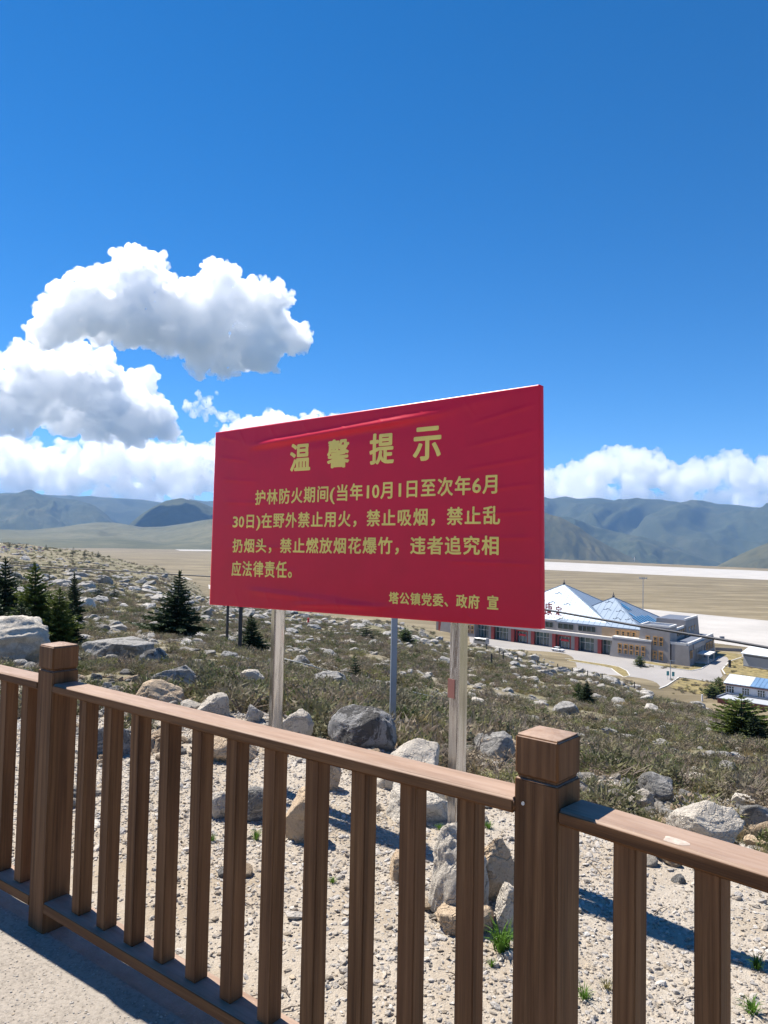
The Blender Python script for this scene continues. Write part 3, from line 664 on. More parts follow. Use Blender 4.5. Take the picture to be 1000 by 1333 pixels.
for (k, t0, t1) in [(.20, .05, .34), (.27, .05, .46), (.34, .05, .34), (.41, .05, .34), (.48, .05, .34), (.55, .05, .30), (.37, .55, .72), (.43, .55, .78), (.62, .1, .3)]:
    m = MB(); w_ = .028
    q_ = []
    for kk, tt in ((k, t0), (k+w_, t0), (k+w_, t1), (k, t1)):
        p = lerp(B0, B1, kk); q = lerp(mid, A, tt); q_.append((p[0]+(q[0]-mid[0]), p[1]+(q[1]-mid[1]), q[2]))
    if any(abs(x[1]-(A[1])) > (B1[1]-B0[1])/2*(1-(x[2]-9.45)/(18.2-9.45)) for x in q_): continue
    m.hexa([T((x[0]+.05, x[1], x[2]+.06)) for x in q_], [T((x[0]+.15, x[1], x[2]+.22)) for x in q_]); sk_ = m.build('skylight', M['skylight_blue']); sk_.parent = o
# small cloud shaped ridges fixed on the front slopes
def slope_pt(pyi, px_, py_):
    o, C, A, lerp = pyr[pyi]
    p0, p1, p2 = (np.array(T(C[0])), np.array(T(C[1])), np.array(T(A))); n = np.cross(p1-p0, p2-p0); d = ray(px_, py_)
    s = ((p0-CAM) @ n)/(d @ n); return CAM+d*s, n/np.linalg.norm(n)*(1 if n[2] > 0 else -1)
for pyi, x, y in ((0, 265, 202), (0, 345, 303), (0, 205, 285), (1, 735, 283), (1, 718, 350), (1, 838, 368), (1, 808, 436), (1, 922, 446)):
    p, n = slope_pt(pyi, *c1(x, y)); up_ = np.array([0, 0, 1.])-n*n[2]; up_ /= np.linalg.norm(up_); rt_ = np.cross(up_, n)
    pts = [p+n*.12+rt_*a+up_*b for a, b in ((-1.5, 0), (-1.1, .35), (-.6, .2), (-.35, .8), (.2, 1.0), (.5, .5), (.9, .55), (1.5, .05), (1.0, -.05))]
    o = MB().tube(pts, .10, 4).build('roof_ornament', M['roof_seam']); o.parent = pyr[pyi][0]

# ------------------------------------------------------------------ lettering helper: heavy strokes made of slightly shifted copies
_glyph = {}
def glyph(ch):
    if ch not in _glyph:
        cu = bpy.data.curves.new('glyph', 'FONT'); cu.body = ch; cu.size = 1; cu.resolution_u = 3
        o = bpy.data.objects.new('glyph', cu); COL.objects.link(o); bpy.context.view_layer.update()
        me = bpy.data.meshes.new_from_object(o.evaluated_get(bpy.context.evaluated_depsgraph_get()))
        v = np.zeros(len(me.vertices)*3, np.float32); me.vertices.foreach_get('co', v)
        _glyph[ch] = (v.reshape(-1, 3)[:, :2].copy(), [tuple(p.vertices) for p in me.polygons])
        bpy.data.objects.remove(o); bpy.data.curves.remove(cu); bpy.data.meshes.remove(me)
    return _glyph[ch]
# red characters standing on the roof edge
for ch, (x0, x1, y0, y1) in (('康', (137, 205, 285, 395)), ('定', (236, 292, 320, 400))):
    v, f = glyph(ch); lo, hi = v.min(0), v.max(0); ua, ha = uh(c1(x0, y1), 3.0); ub, hb = uh(c1(x1, y0), 3.0); hb = max(hb, ha+2.6)
    m = MB(); k = 0
    for dx, dy in ((0, 0), (.12, 0), (0, .10), (.12, .10)):
        k += 1
        for side in (0, 1):
            vv = [T((ua+(q[0]-lo[0])/(hi[0]-lo[0])*(ub-ua)+dx, 3.0+side*.25-k*.004, ha+(q[1]-lo[1])/(hi[1]-lo[1])*(hb-ha)+dy)) for q in v]; m.add(vv, f)
    o = m.build('roof_letter', M['red_letter']); o.parent = pyr[0][0]; tag(o, 'red Chinese character standing on the roof edge')
u_a, h_a = uh(c1(135, 412), 3.0); u_b, h_b = uh(c1(325, 430), 3.0)
o = MB(); o.tube([T((u_a, 3.0, h_a)), T((u_b, 3.0, h_a))], .08, 4)
for k in range(5): o.tube([T((u_a+(u_b-u_a)*k/4, 3.0, h_a-.6)), T((u_a+(u_b-u_a)*k/4, 3.0, h_a+.5))], .05, 4)
o = o.build('letter_rail', M['dark_metal']); o.parent = pyr[0][0]

# ------------------------------------------------------------------ two small buildings at the right edge
def building(name, base0, dirpx, L, D, label):
    a = at_z(*base0, APR)[:2]; b = at_z(*dirpx, APR)[:2]; u = (b-a)/np.linalg.norm(b-a); v = np.array([-u[1], u[0]]); v = v if v[1] > 0 else -v
    o = empty(name, (a[0], a[1], APR), label=label, cat='building')
    def X(p): q = u*p[0]+v*p[1]; return (q[0], q[1], p[2])
    return o, X
shed, X = building('storage_shed', c4(650, 500), c4(889, 538), 26, 11, 'long pale shed with low gable roof of white and blue metal panels')
MB().box(0, 26, 0, 11, 0, 4.2, 0, X).build('wall', M['plaster_grey'], shed)
MB().box(-.02, 26, -.06, -.01, 3.3, 3.7, 0, X).box(-.02, 26, -.08, -.012, 0, .35, 0, X).build('trim_band', M['roof_dark'], shed)
m = MB(); 
m.add([X(p) for p in ((-.5, -.6, 4.21), (9.4, -.6, 4.21), (9.4, 5.5, 6.4), (-.5, 5.5, 6.4), (-.5, -.6, 4.05), (9.4, -.6, 4.05), (9.4, 5.5, 6.2), (-.5, 5.5, 6.2))], [(0, 1, 2, 3), (7, 6, 5, 4), (0, 4, 5, 1), (3, 7, 4, 0), (1, 5, 6, 2)])
m.add([X(p) for p in ((-.5, 5.51, 6.4), (9.4, 5.51, 6.4), (9.4, 11.6, 4.21), (-.5, 11.6, 4.21))], [(0, 1, 2, 3)])
m.build('roof', [M['white_roof']], shed)
m = MB(); m.add([X(p) for p in ((9.45, -.6, 4.21), (26.5, -.6, 4.21), (26.5, 5.5, 6.4), (9.45, 5.5, 6.4), (9.45, -.6, 4.05), (26.5, -.6, 4.05), (26.5, 5.5, 6.2), (9.45, 5.5, 6.2))], [(0, 1, 2, 3), (7, 6, 5, 4), (0, 4, 5, 1), (3, 7, 4, 0), (1, 5, 6, 2)])
m.add([X(p) for p in ((9.45, 5.51, 6.4), (26.5, 5.51, 6.4), (26.5, 11.6, 4.21), (9.45, 11.6, 4.21))], [(0, 1, 2, 3)])
m.build('roof', M['blue_roof'], shed, )
MB().add([X(p) for p in ((-.01, 0, 4.2), (-.01, 11, 4.2), (-.01, 5.5, 6.25))], [(0, 1, 2)]).build('gable', M['plaster_grey'], shed)
hut, X = building('service_building', c4(482, 815), c4(889, 878), 22, 8, 'low white service building with blue roof and three framed windows')
MB().box(0, 22, 0, 8, 0, 4.0, 0, X).build('wall', M['plaster_white'], hut)
MB().box(-.3, 22.3, -.35, -.01, 3.72, 4.0, 0, X).build('eave_band', M['roof_dark'], hut)
MB().box(-.3, 22.3, -.36, -.36+.005, 3.5, 3.7, 0, X).box(9, 22.3, -.40, -.365, 3.86, 3.98, 0, X).build('red_trim', M['red_brown'], hut)
def roofpiece(x0, x1, mat):
    m = MB(); m.add([X(p) for p in ((x0, -.5, 4.02), (x1, -.5, 4.02), (x1, 4, 5.6), (x0, 4, 5.6), (x0, -.5, 3.9), (x1, -.5, 3.9), (x1, 4, 5.4), (x0, 4, 5.4))], [(0, 1, 2, 3), (7, 6, 5, 4), (0, 4, 5, 1), (3, 7, 4, 0), (1, 5, 6, 2)])
    m.add([X(p) for p in ((x0, 4.01, 5.6), (x1, 4.01, 5.6), (x1, 8.5, 4.02), (x0, 8.5, 4.02))], [(0, 1, 2, 3)])
    for k in range(int((x1-x0)/1.0)+1): m.tube([X((x0+k*.98, -.48, 4.05)), X((x0+k*.98, 3.98, 5.63))], .035, 3, cap=False)
    return m.build('roof', M[mat], hut)
roofpiece(-.4, 5.7, 'white_roof'); roofpiece(5.72, 22.4, 'blue_roof')
MB().add([X(p) for p in ((-.01, 0, 4.0), (-.01, 8, 4.0), (-.01, 4, 5.4))], [(0, 1, 2)]).build('gable', M['plaster_grey'], hut)
def hutx(xp):
    p = on_wall(*c4(xp, 745), np.array(hut.location[:2]), np.array(X((0, 1, 0)))[:2]); q = p[:2]-np.array(hut.location[:2]); return float(q @ np.array(X((1, 0, 0)))[:2])
for xa, xb in ((487, 562), (638, 710), (787, 860), (930, 1000)):
    a, b = hutx(xa), hutx(xb)
    w_o = MB().box(a, b, -.05, -.012, 1.75, 3.2, 0, X).build('window', M['window_glass'], hut)
    m = MB()
    for k in range(4): q = a+(b-a)*k/3; m.box(q-.05, q+.05, -.11, -.055, 1.7, 3.25, 0, X)
    m.box(a, b, -.10, -.056, 2.7, 2.78, 0, X).box(a-.1, b+.1, -.14, -.02, 1.58, 1.69, 0, X); m.build('frame', M['white_frame'], w_o)
anx = MB().box(.2, 22, -6.2, -.42, 0, 1.15, 0, X); anx.build('annex_wall', M['red_brown'], hut)
m = MB().box(.0, 22.2, -6.4, -.42, 1.151, 1.3, 0, X); m.build('annex_roof', M['plaster_grey'], hut)
MB().box(.0, .35, -6.4, -.42, 1.301, 1.6, 0, X).box(.36, 22.2, -.75, -.43, 1.301, 1.62, 0, X).build('annex_parapet', M['roof_dark'], hut)

# low dark wall between terminal and shed
m = MB(); pa, pb = at_z(*c4(378, 345), APR), at_z(*c4(640, 358), APR); pd = (pb-pa)[:2]; pn = np.array([-pd[1], pd[0]])/np.linalg.norm(pd)*.12
m.hexa([(pa[0]-pn[0], pa[1]-pn[1], APR), (pb[0]-pn[0], pb[1]-pn[1], APR), (pb[0]+pn[0], pb[1]+pn[1], APR), (pa[0]+pn[0], pa[1]+pn[1], APR)], [(pa[0]-pn[0], pa[1]-pn[1], APR+1.1), (pb[0]-pn[0], pb[1]-pn[1], APR+1.1), (pb[0]+pn[0], pb[1]+pn[1], APR+1.1), (pa[0]+pn[0], pa[1]+pn[1], APR+1.1)])
tag(m.build('low_wall', M['wall_grey']), 'low grey wall running from the terminal to the pale shed', 'wall')

# light mast behind the terminal
b = at_r(837, 819, 322); b[2] = APR; mast = empty('light_mast', b, label='tall slim floodlight mast rising behind the terminal roof', cat='light mast')
MB().tube([(0, 0, 0), (0, 0, 24.6)], [.22, .10], 8).build('pole', M['steel_post'], mast)
MB().box(-1.6, 1.6, -.06, .06, 24.0, 24.15).build('crossbar', M['steel_post'], mast)
for x in (-1.4, -.5, .5, 1.4): MB().box(x-.22, x+.22, -.25, .1, 24.16, 24.5).build('floodlight', M['steel_post'], mast)
# windsock mast at the plateau rim
b = at_z(826, 731, APR); ws = empty('beacon_mast', b, label='small white and red beacon mast by the far runway', cat='mast')
MB().tube([(0, 0, 0), (0, 0, 6)], .35, 6).build('pole', M['white_paint'], ws); MB().tube([(0, 0, 6), (0, 0, 9), (0, 0, 13)], [1.8, 1.4, .3], 8).build('cone', M['parapet_white'], ws)
MB().tube([(0, 0, 13), (0, 0, 15)], [.5, .3], 6).build('lamp_top', M['red_banner'], ws)

# road-side items near the junction
b = at_z(873, 886, APR); lp = empty('road_lamp', b, label='slim pale blue lamp post standing at the road junction', cat='street lamp')
MB().tube([(0, 0, 0), (0, 0, 5.4)], [.11, .07], 6).build('pole', M['steel_post'], lp); MB().box(-.1, 1.1, -.1, .1, 5.41, 5.55).build('lamp_arm', M['steel_post'], lp)
for x, y, h_, lb in ((869.5, 885, 2.4, 'small teal sign panel left of the junction lamp post'), (876.5, 884, 2.0, 'small teal sign panel right of the junction lamp post')):
    b = at_z(x, y, APR); s_ = empty('road_sign', b, label=lb, cat='road sign')
    MB().tube([(0, 0, 0), (0, 0, h_)], .05, 5).build('post', M['steel_post'], s_); MB().box(-.35, .35, -.03, .03, h_-1.2, h_+.01).build('panel', M['teal_panel'], s_)
b = at_z(950, 869, APR); s_ = empty('pillar_sign', b, label='dark upright pillar sign on the paved corner before the shed', cat='pillar')
MB().box(-.35, .35, -.2, .2, 0, 2.3).build('panel', M['dark_metal'], s_, bevel=.04); MB().box(-.5, .5, -.35, .35, 0, .18).build('base', M['kerb_stone'], s_)
b = at_z(940, 833.5, APR); s_ = empty('ground_cabinet', b, label='dark equipment cabinet standing on the pale apron', cat='cabinet')
MB().box(-.8, .8, -.5, .5, .1, 1.6).build('cabinet', M['roof_dark'], s_, bevel=.03); MB().box(-.9, .9, -.6, .6, 0, .1).build('base', M['kerb_stone'], s_)

# vehicles
def wheel(parent, x, y, r=.33):
    o = MB().tube([(x, y-.1, r), (x, y+.1, r)], r, 14).build('wheel', M['black_rubber'], parent)
    MB().tube([(x, y-.115, r), (x, y+.115, r)], r*.55, 10).build('rim', M['silver_paint'], o)
def lofted(prof, w, name, mat, parent, bev=.06, inset=None):
    m = MB(); n = len(prof); v = []
    for s in (-1, 1):
        for i, (x, z) in enumerate(prof): v.append((x, s*(w/2-(inset[i] if inset else 0)), z))
    m.add(v, [tuple(range(n))[::-1], tuple(range(n, 2*n))]+[(i, (i+1) % n, (i+1) % n+n, i+n) for i in range(n)])
    return m.build(name, M[mat], parent, bevel=bev)
def car(loc, rz, body, label, van=False):
    c = empty('minibus' if van else 'parked_car', loc, rz, label=label, cat='minibus' if van else 'car')
    if van:
        lofted([(-2.95, .35), (2.85, .35), (2.95, .8), (2.9, 1.3), (2.35, 2.45), (-2.85, 2.5), (-2.98, 1.2)], 2.0, 'body', body, c, .08)
        for x0, x1 in ((-2.7, -1.5), (-1.4, -.2), (-.1, 1.1), (1.2, 2.2)):
            MB().box(x0, x1, -1.03, -1.002, 1.4, 2.1).box(x0, x1, 1.002, 1.03, 1.4, 2.1).build('window', M['window_glass'], c)
        MB().hexa([(2.93, -.85, 1.35), (2.97, -.85, 1.35), (2.97, .85, 1.35), (2.93, .85, 1.35)], [(2.5, -.8, 2.25), (2.54, -.8, 2.25), (2.54, .8, 2.25), (2.5, .8, 2.25)]).build('windscreen', M['window_glass'], c)
        for x in (-1.9, 1.9):
            for y in (-.95, .95): wheel(c, x, y, .36)
        for y in (-.75, .75): MB().box(2.93, 3.0, y-.18, y+.18, .75, .95).build('headlight', M['white_frame'], c)
    else:
        lofted([(-2.25, .3), (2.2, .3), (2.3, .55), (2.2, .8), (1.2, .98), (-1.9, 1.0), (-2.3, .85)], 1.78, 'body', body, c, .07)
        lofted([(-1.85, .97), (1.15, .95), (.45, 1.47), (-1.15, 1.5)], 1.62, 'cabin', 'window_glass', c, .04, [.0, .0, .12, .12])
        MB().hexa([(-1.2, -.66, 1.48), (.45, -.66, 1.48), (.45, .66, 1.48), (-1.2, .66, 1.48)], [(-1.1, -.6, 1.56), (.38, -.6, 1.56), (.38, .6, 1.56), (-1.1, .6, 1.56)]).build('roof_panel', M[body], c)
        for x in (-1.4, 1.4):
            for y in (-.82, .82): wheel(c, x, y)
        for y in (-.6, .6):
            MB().box(2.2, 2.29, y-.2, y+.2, .6, .76).build('headlight', M['white_frame'], c); MB().box(-2.32, -2.24, y-.2, y+.2, .66, .82).build('tail_light', M['red_banner'], c)
    return c
ta = math.atan2(TU[1], TU[0])
b = at_z(726.5, 848.2, APR); b[2] += .05; car(b, ta, 'white_paint', 'white car parked on the forecourt before the red columns')
b = at_z(626.5, 839.5, APR); b[2] += .05; car(b, ta+math.pi, 'silver_paint', 'silver minibus on the forecourt just right of the right sign post', True)
#@@HILLSIDE
# ------------------------------------------------------------------ fence geometry (needed to lay the road edge)
FA = np.array([-1.342, 3.012]); FB = np.array([.4114, 1.6998])            # front corners of the two posts in view
fu = (FB-FA)/np.linalg.norm(FB-FA); fn = np.array([fu[1], -fu[0]]); fn = fn if fn[1] < 0 else -fn   # fn: towards the road
RU = np.array([.7045, -.7097]); LU = np.array([.8145, -.5801])
PW = .115; FZ = 1.002
PC = [FA-LU*2.19, FA, FB, FB+RU*2.19]
rd = [PC[0]-LU*8, PC[0]-LU*0, FA, FB, PC[3], PC[3]+RU*6]
back_off = .02
pts = [(*(p-fn*back_off), .004) for p in rd]+[(6, -9, .004), (-14, -9, .004)]
sheet3('road', pts, M['road_surface'])

# ------------------------------------------------------------------ scatter by geometry nodes (only for what nobody could count)
def variants(name, objs):
    c = bpy.data.collections.new(name)
    for o in objs:
        for k in list(o.users_collection): k.objects.unlink(o)
        c.objects.link(o)
    return c
def scatter(name, P, rot, scl, col, mat, **kw):
    me = bpy.data.meshes.new(name); me.vertices.add(len(P)); me.vertices.foreach_set('co', np.asarray(P, np.float32).ravel())
    for nm, ty, arr in (('rot', 'FLOAT_VECTOR', rot), ('scl', 'FLOAT_VECTOR', scl)):
        a = me.attributes.new(nm, ty, 'POINT'); a.data.foreach_set('vector', np.asarray(arr, np.float32).ravel())
    nv = len(col.objects); a = me.attributes.new('pick', 'INT', 'POINT'); a.data.foreach_set('value', np.random.RandomState(3).randint(0, nv, len(P)).astype(np.int32))
    me.materials.append(mat)
    o = bpy.data.objects.new(name, me); COL.objects.link(o)
    ng = bpy.data.node_groups.new(name, 'GeometryNodeTree')
    ng.interface.new_socket('Geometry', in_out='INPUT', socket_type='NodeSocketGeometry'); ng.interface.new_socket('Geometry', in_out='OUTPUT', socket_type='NodeSocketGeometry')
    N = ng.nodes.new; gi = N('NodeGroupInput'); go = N('NodeGroupOutput'); ip = N('GeometryNodeInstanceOnPoints'); ci = N('GeometryNodeCollectionInfo')
    ci.inputs[0].default_value = col; ci.inputs['Separate Children'].default_value = True; ci.inputs['Reset Children'].default_value = True; ip.inputs['Pick Instance'].default_value = True
    def attr(nm, t): a = N('GeometryNodeInputNamedAttribute'); a.data_type = t; a.inputs[0].default_value = nm; return a.outputs[0]
    L = ng.links.new; L(gi.outputs[0], ip.inputs['Points']); L(ci.outputs[0], ip.inputs['Instance']); L(attr('pick', 'INT'), ip.inputs['Instance Index'])
    L(attr('rot', 'FLOAT_VECTOR'), ip.inputs['Rotation']); L(attr('scl', 'FLOAT_VECTOR'), ip.inputs['Scale']); L(ip.outputs[0], go.inputs[0])
    md = o.modifiers.new('scatter', 'NODES'); md.node_group = ng
    return tag(o, kind='stuff', **kw)
def leafy(name, mat, seed, n, size, rad, hgt, aspect=.4, twigs=8, core=True, up=.3):
    q = np.random.RandomState(seed); V = []; F = []
    # several sub-clumps give a lumpy outline
    cl = [(q.uniform(-.6, .6)*rad, q.uniform(-.6, .6)*rad, q.uniform(.25, .85)*hgt, q.uniform(.25, .5)*rad) for _ in range(7)]
    for i in range(n):
        cx, cy, cz, cr = cl[q.randint(len(cl))]
        d = q.normal(size=3); d /= np.linalg.norm(d); p = np.array([cx, cy, cz*.8])+d*cr*q.uniform(.55, 1.05)*np.array([1, 1, .8]); p[2] = abs(p[2])
        a = d*.6+q.normal(size=3)*.6+np.array([0, 0, up]); a /= np.linalg.norm(a); b = np.cross(a, q.normal(size=3)); b /= np.linalg.norm(b)
        s = size*q.uniform(.6, 1.3); k = len(V)
        V += [p-b*s*aspect*.5, p+a*s*.5+b*s*aspect*.1, p+a*s, p+b*s*aspect*.5]; F.append((k, k+3, k+2, k+1))
    m = MB()
    for i in range(twigs):
        t = q.uniform(0, 6.28); e = np.array([math.cos(t)*rad*.7, math.sin(t)*rad*.7, hgt*q.uniform(.7, 1.15)]); m.tube([(0, 0, 0), tuple(e*.5+q.normal(size=3)*.03), tuple(e)], [.012, .008, .003], 3, 1, cap=False)
    k = len(V); V += [np.array(p) for p in m.v]; F += [tuple(i+k for i in f) for f in m.f]; mi = [0]*n+[1]*len(m.f)
    return mesh_np(name, V, F, [M[mat], M['twig']], mi=mi)
shr = [leafy('shrub_form', 'shrub_leaf', 10+i, 300, .10, .42, .42, .42) for i in range(4)]+[leafy('shrub_form', 'shrub_leaf', 30+i, 230, .16, .5, .30, .2, 12) for i in range(2)]
dry = [leafy('grass_form', 'dry_grass', 50+i, 90, .26, .22, .16, .07, 0, up=1.6) for i in range(2)]
csh = variants('shrub_forms', shr+dry[:1]); 
nr_ = np.random.RandomState(77)
def polar_pts(n, r0, r1, azm=(-.62, .62), power=1.0):
    r = np.sqrt(nr_.uniform(r0**2, r1**2, n)) if power == 1 else np.exp(nr_.uniform(math.log(r0), math.log(r1), n))
    a = nr_.uniform(azm[0], azm[1], n); return r*np.sin(a), r*np.cos(a), r
# ------------------------------------------------------------------ rocks
def rock_mesh(seed, sx, sy, sz, mat, sub=4, cuts=14, rough=.05, name='boulder', flat=0):
    q = np.random.RandomState(seed); v, f = ICO[sub]
    nrm = q.normal(size=(cuts, 3)); nrm /= np.linalg.norm(nrm, axis=1)[:, None]; dist = q.uniform(.55, .92, cuts)
    v0 = v; v = np.sign(v)*np.abs(v)**.8
    d = v @ nrm.T; k = np.where(d > .05, dist[None]/np.maximum(d, .05), 9).min(1); rad = np.minimum(1.0, k)
    def n3(p, s): return (fbm(p[:, 0]*s+seed, p[:, 1]*s+p[:, 2]*s*.7, 4, .6)+fbm(p[:, 1]*s+9, p[:, 2]*s+seed*.37, 4, .6))*.5
    def rd3(p, s): return ridged(p[:, 0]*s+seed+p[:, 2]*s*.5, p[:, 1]*s+p[:, 2]*s*.8+3, 4)-.7
    rad = rad*(1+rough*2.6*n3(v, 1.3)+rough*1.3*n3(v, 4)+rough*.7*n3(v, 11)-rough*1.5*np.clip(rd3(v, 1.7), 0, 1)**1.2+rough*.35*n3(v, 26))
    p = v*rad[:, None]*np.array([sx, sy, sz]); me = bpy.data.meshes.new(name)
    me.vertices.add(len(p)); me.vertices.foreach_set('co', p.astype(np.float32).ravel()); me.loops.add(f.size); me.loops.foreach_set('vertex_index', f.astype(np.int32).ravel())
    me.polygons.add(len(f)); me.polygons.foreach_set('loop_start', np.arange(0, f.size, 3, dtype=np.int32)); me.update(calc_edges=True); me.polygons.foreach_set('use_smooth', [sub > 3]*len(f))
    me.materials.append(M[mat]); return me
ROCKS = []
def boulder(x0, y0, x1, y1, mat, label, seed, sink=.30, deep=.8, rotz=0, group=None, cat='boulder', r=None, rough=.05, lean=0, sub=5, cuts=13):
    """the boulder seen in the photograph inside the box x0..x1, y0..y1 (y1 = where it meets the ground)"""
    p, rr = hit((x0+x1)/2, y1); r = r or rr
    if r != rr: p = at_r((x0+x1)/2, y1, r)
    w = (x1-x0)/FOC*r/2; h = (y1-y0)/FOC*r*.93
    sz = h/(2-sink*2)*1.02
    me = rock_mesh(seed, w*1.06, w*deep, sz*1.1, mat, rough=rough, sub=sub, cuts=cuts)
    o = bpy.data.objects.new('boulder', me); COL.objects.link(o); d = p[:2]/np.linalg.norm(p[:2])
    o.location = (p[0]+d[0]*w*deep*.6, p[1]+d[1]*w*deep*.6, p[2]+h-sz*1.0); o.rotation_euler = (0, lean, -math.atan2(p[0], p[1])+rotz)
    ROCKS.append((o.location.x, o.location.y, w)); return tag(o, label, cat, group)
B = [
 (-34, 810, 57, 866, 'granite_pale', 'huge pale boulder with a jagged ridge behind the left end of the handrail', 3, .2, 1.0, .08),
 (110, 829, 196, 856, 'granite_grey', 'wide domed grey slab with shrubs on its back beyond the left post', 5, .3, .8, .05),
 (179, 844, 217, 868, 'granite_lichen', 'dark squarish boulder just right of the domed slab', 9, .25, .9, .05),
 (176, 891, 238, 920, 'granite_tan', 'flat warm tan rock peeking over the handrail right of the left post', 12, .35, .8, .05),
 (252, 906, 306, 936, 'granite_pale', 'bright white angular rock behind the handrail', 14, .3, .8, .06),
 (312, 874, 344, 892, 'granite_pale', 'small pale rock left of the left sign post', 19, .3, .8, .05),
 (354, 929, 410, 976, 'granite_pale', 'blocky cream boulder just right of the left sign post', 23, .2, .8, .05),
 (262, 952, 338, 990, 'granite_tan', 'tan boulder low behind the handrail left of the left sign post', 27, .3, .9, .05),
 (428, 924, 514, 974, 'granite_lichen', 'big dark topped grey boulder between the two sign posts', 31, .25, .8, .04),
 (490, 963, 578, 1026, 'granite_pale', 'smooth rounded cream boulder left of the right sign post', 37, .3, .9, .03),
 (420, 992, 444, 1030, 'granite_tan', 'small orange tan rock beside the cream boulder', 41, .25, .8, .05),
 (494, 1026, 580, 1070, 'granite_pale', 'pale blue grey boulder at the foot of the right sign post', 43, .3, .9, .05),
 (548, 1078, 632, 1196, 'granite_pale', 'large angular grey boulder nearest behind the fence balusters', 47, .15, .9, .07),
 (618, 1088, 672, 1180, 'granite_tan', 'steep cream rock leaning right of the large angular boulder', 53, .15, .9, .07),
 (566, 1176, 640, 1214, 'granite_tan', 'low brown rock slab under the large angular boulder', 57, .35, .9, .05),
 (640, 1160, 676, 1216, 'granite_pale', 'small white wedge of rock left of the right fence post base', 59, .25, .9, .08),
 (362, 1036, 424, 1098, 'granite_tan', 'tan rounded boulder behind the balusters below the left sign post', 61, .25, .9, .05),
 (312, 1030, 352, 1070, 'granite_grey', 'grey mossy rock left of the tan rounded boulder', 67, .25, .9, .05),
 (876, 1057, 962, 1100, 'granite_pale', 'white boulder with dark lichen just above the right handrail', 71, .25, .9, .05),
 (968, 1054, 1012, 1080, 'granite_grey', 'grey rock at the right edge above the white boulder', 73, .3, .8, .05),
 (972, 1092, 1000, 1106, 'granite_tan', 'small pinkish rock close to the right handrail end', 79, .3, .8, .05),
 (833, 1013, 880, 1044, 'granite_grey', 'round grey boulder in the scrub right of the right post', 83, .25, .8, .05),
 (812, 1031, 848, 1052, 'granite_pale', 'smaller pale rock touching the round grey boulder', 89, .3, .8, .05),
 (610, 954, 666, 986, 'granite_grey', 'low grey boulder between the right sign post and the right fence post', 97, .3, .9, .05),
 (661, 962, 684, 990, 'granite_tan', 'pinkish rock half hidden by the right fence post', 101, .25, .9, .05),
 (718, 915, 750, 930, 'granite_grey', 'mounded grey rock in mid slope above the right fence post', 103, .3, .8, .05),
 (610, 907, 632, 918, 'granite_pale', 'pale rock in the scrub just right of the right sign post', 107, .3, .8, .05),
 (692, 926, 708, 934, 'granite_pale', 'small pale rock directly above the right fence post cap', 109, .3, .8, .05),
 (762, 982, 787, 996, 'granite_pale', 'flat pale stone right of the right post cap', 113, .3, .8, .05),
 (796, 989, 822, 1001, 'granite_pale', 'broad pale stone farther right of the flat pale stone', 127, .3, .8, .05),
 (97, 778, 122, 794, 'granite_pale', 'white slab rock beyond the fresh green conifer', 131, .3, .8, .05),
 (60, 868, 76, 880, 'granite_grey', 'grey rock tucked behind the left post', 137, .3, .8, .05),
 (284, 868, 306, 880, 'granite_grey', 'grey rock among shrubs left of the small pale rock', 139, .3, .8, .05),
 (318, 918, 345, 940, 'granite_grey', 'grey rock just left of the left sign post', 149, .3, .8, .05),
 (204, 868, 262, 890, 'granite_grey', 'broad grey rock cluster right of the dark squarish boulder', 151, .35, .8, .07),
 (400, 872, 450, 893, 'granite_grey', 'rough grey outcrop on the slope between the sign posts', 157, .3, .8, .09),
 (330, 850, 345, 858, 'granite_pale', 'tiny pale rock near the left sign post at mid slope', 163, .3, .8, .05),
 (880, 1008, 918, 1022, 'granite_pale', 'flat pale stone right of the round grey boulder', 167, .35, .8, .05),
 (955, 1036, 985, 1050, 'granite_pale', 'pale stone above the grey rock at the right edge', 173, .3, .8, .05),
 (116, 950, 166, 985, 'granite_grey', 'grey boulder seen between balusters right of the left post', 179, .3, .9, .05),
 (196, 944, 236, 964, 'granite_tan', 'tan stone seen between the balusters at left', 181, .3, .9, .05),
 (268, 1036, 300, 1066, 'granite_pale', 'pale stone between balusters at left of the mossy rock', 191, .3, .9, .05),
 (500, 1110, 548, 1146, 'granite_tan', 'small cream stone left of the large angular boulder', 193, .3, .9, .06),
]
for b in B:
    x0, y0, x1, y1, mt, lb, sd, sk_, dp, rg = b; boulder(x0, y0, x1, y1, mt, lb, sd, sk_, dp, rough=rg*1.35)
# lookalike boulders scattered down the slope
lib = [rock_mesh(300+i, 1, .8, .5, ('hill_rock', 'granite_grey', 'hill_rock', 'granite_lichen')[i % 4], sub=3, cuts=9, rough=.07) for i in range(8)]
taken = [(b[0]-6, b[1]-6, b[2]+6, b[3]+6) for b in B]
q = random.Random(8); placed = []
def proj(p):
    v = np.array(p)-CAM; return 500+FOC*(v @ RT)/(v @ FW), 666.5-FOC*(v @ UP)/(v @ FW)
LAND = [(46, 790, 'tall yellow green conifer'), (227, 800, 'lone full dark conifer'), (150, 842, 'wide domed grey slab'), (345, 870, 'left steel sign post'), (327, 825, 'dark conifer under the sign'), (463, 868, 'young sparse conifer'), (470, 950, 'big dark topped boulder'), (511, 880, 'slim blue grey pole'), (587, 900, 'right steel sign post'), (710, 940, 'right fence post cap'), (763, 903, 'thin young conifer'), (734, 922, 'mounded grey rock'), (966, 940, 'conifer by the service building'), (856, 1028, 'round grey boulder'), (725, 848, 'parked white car'), (30, 716, 'pink prayer flags'), (140, 771, 'pair of little dark trees')]
tries = 0
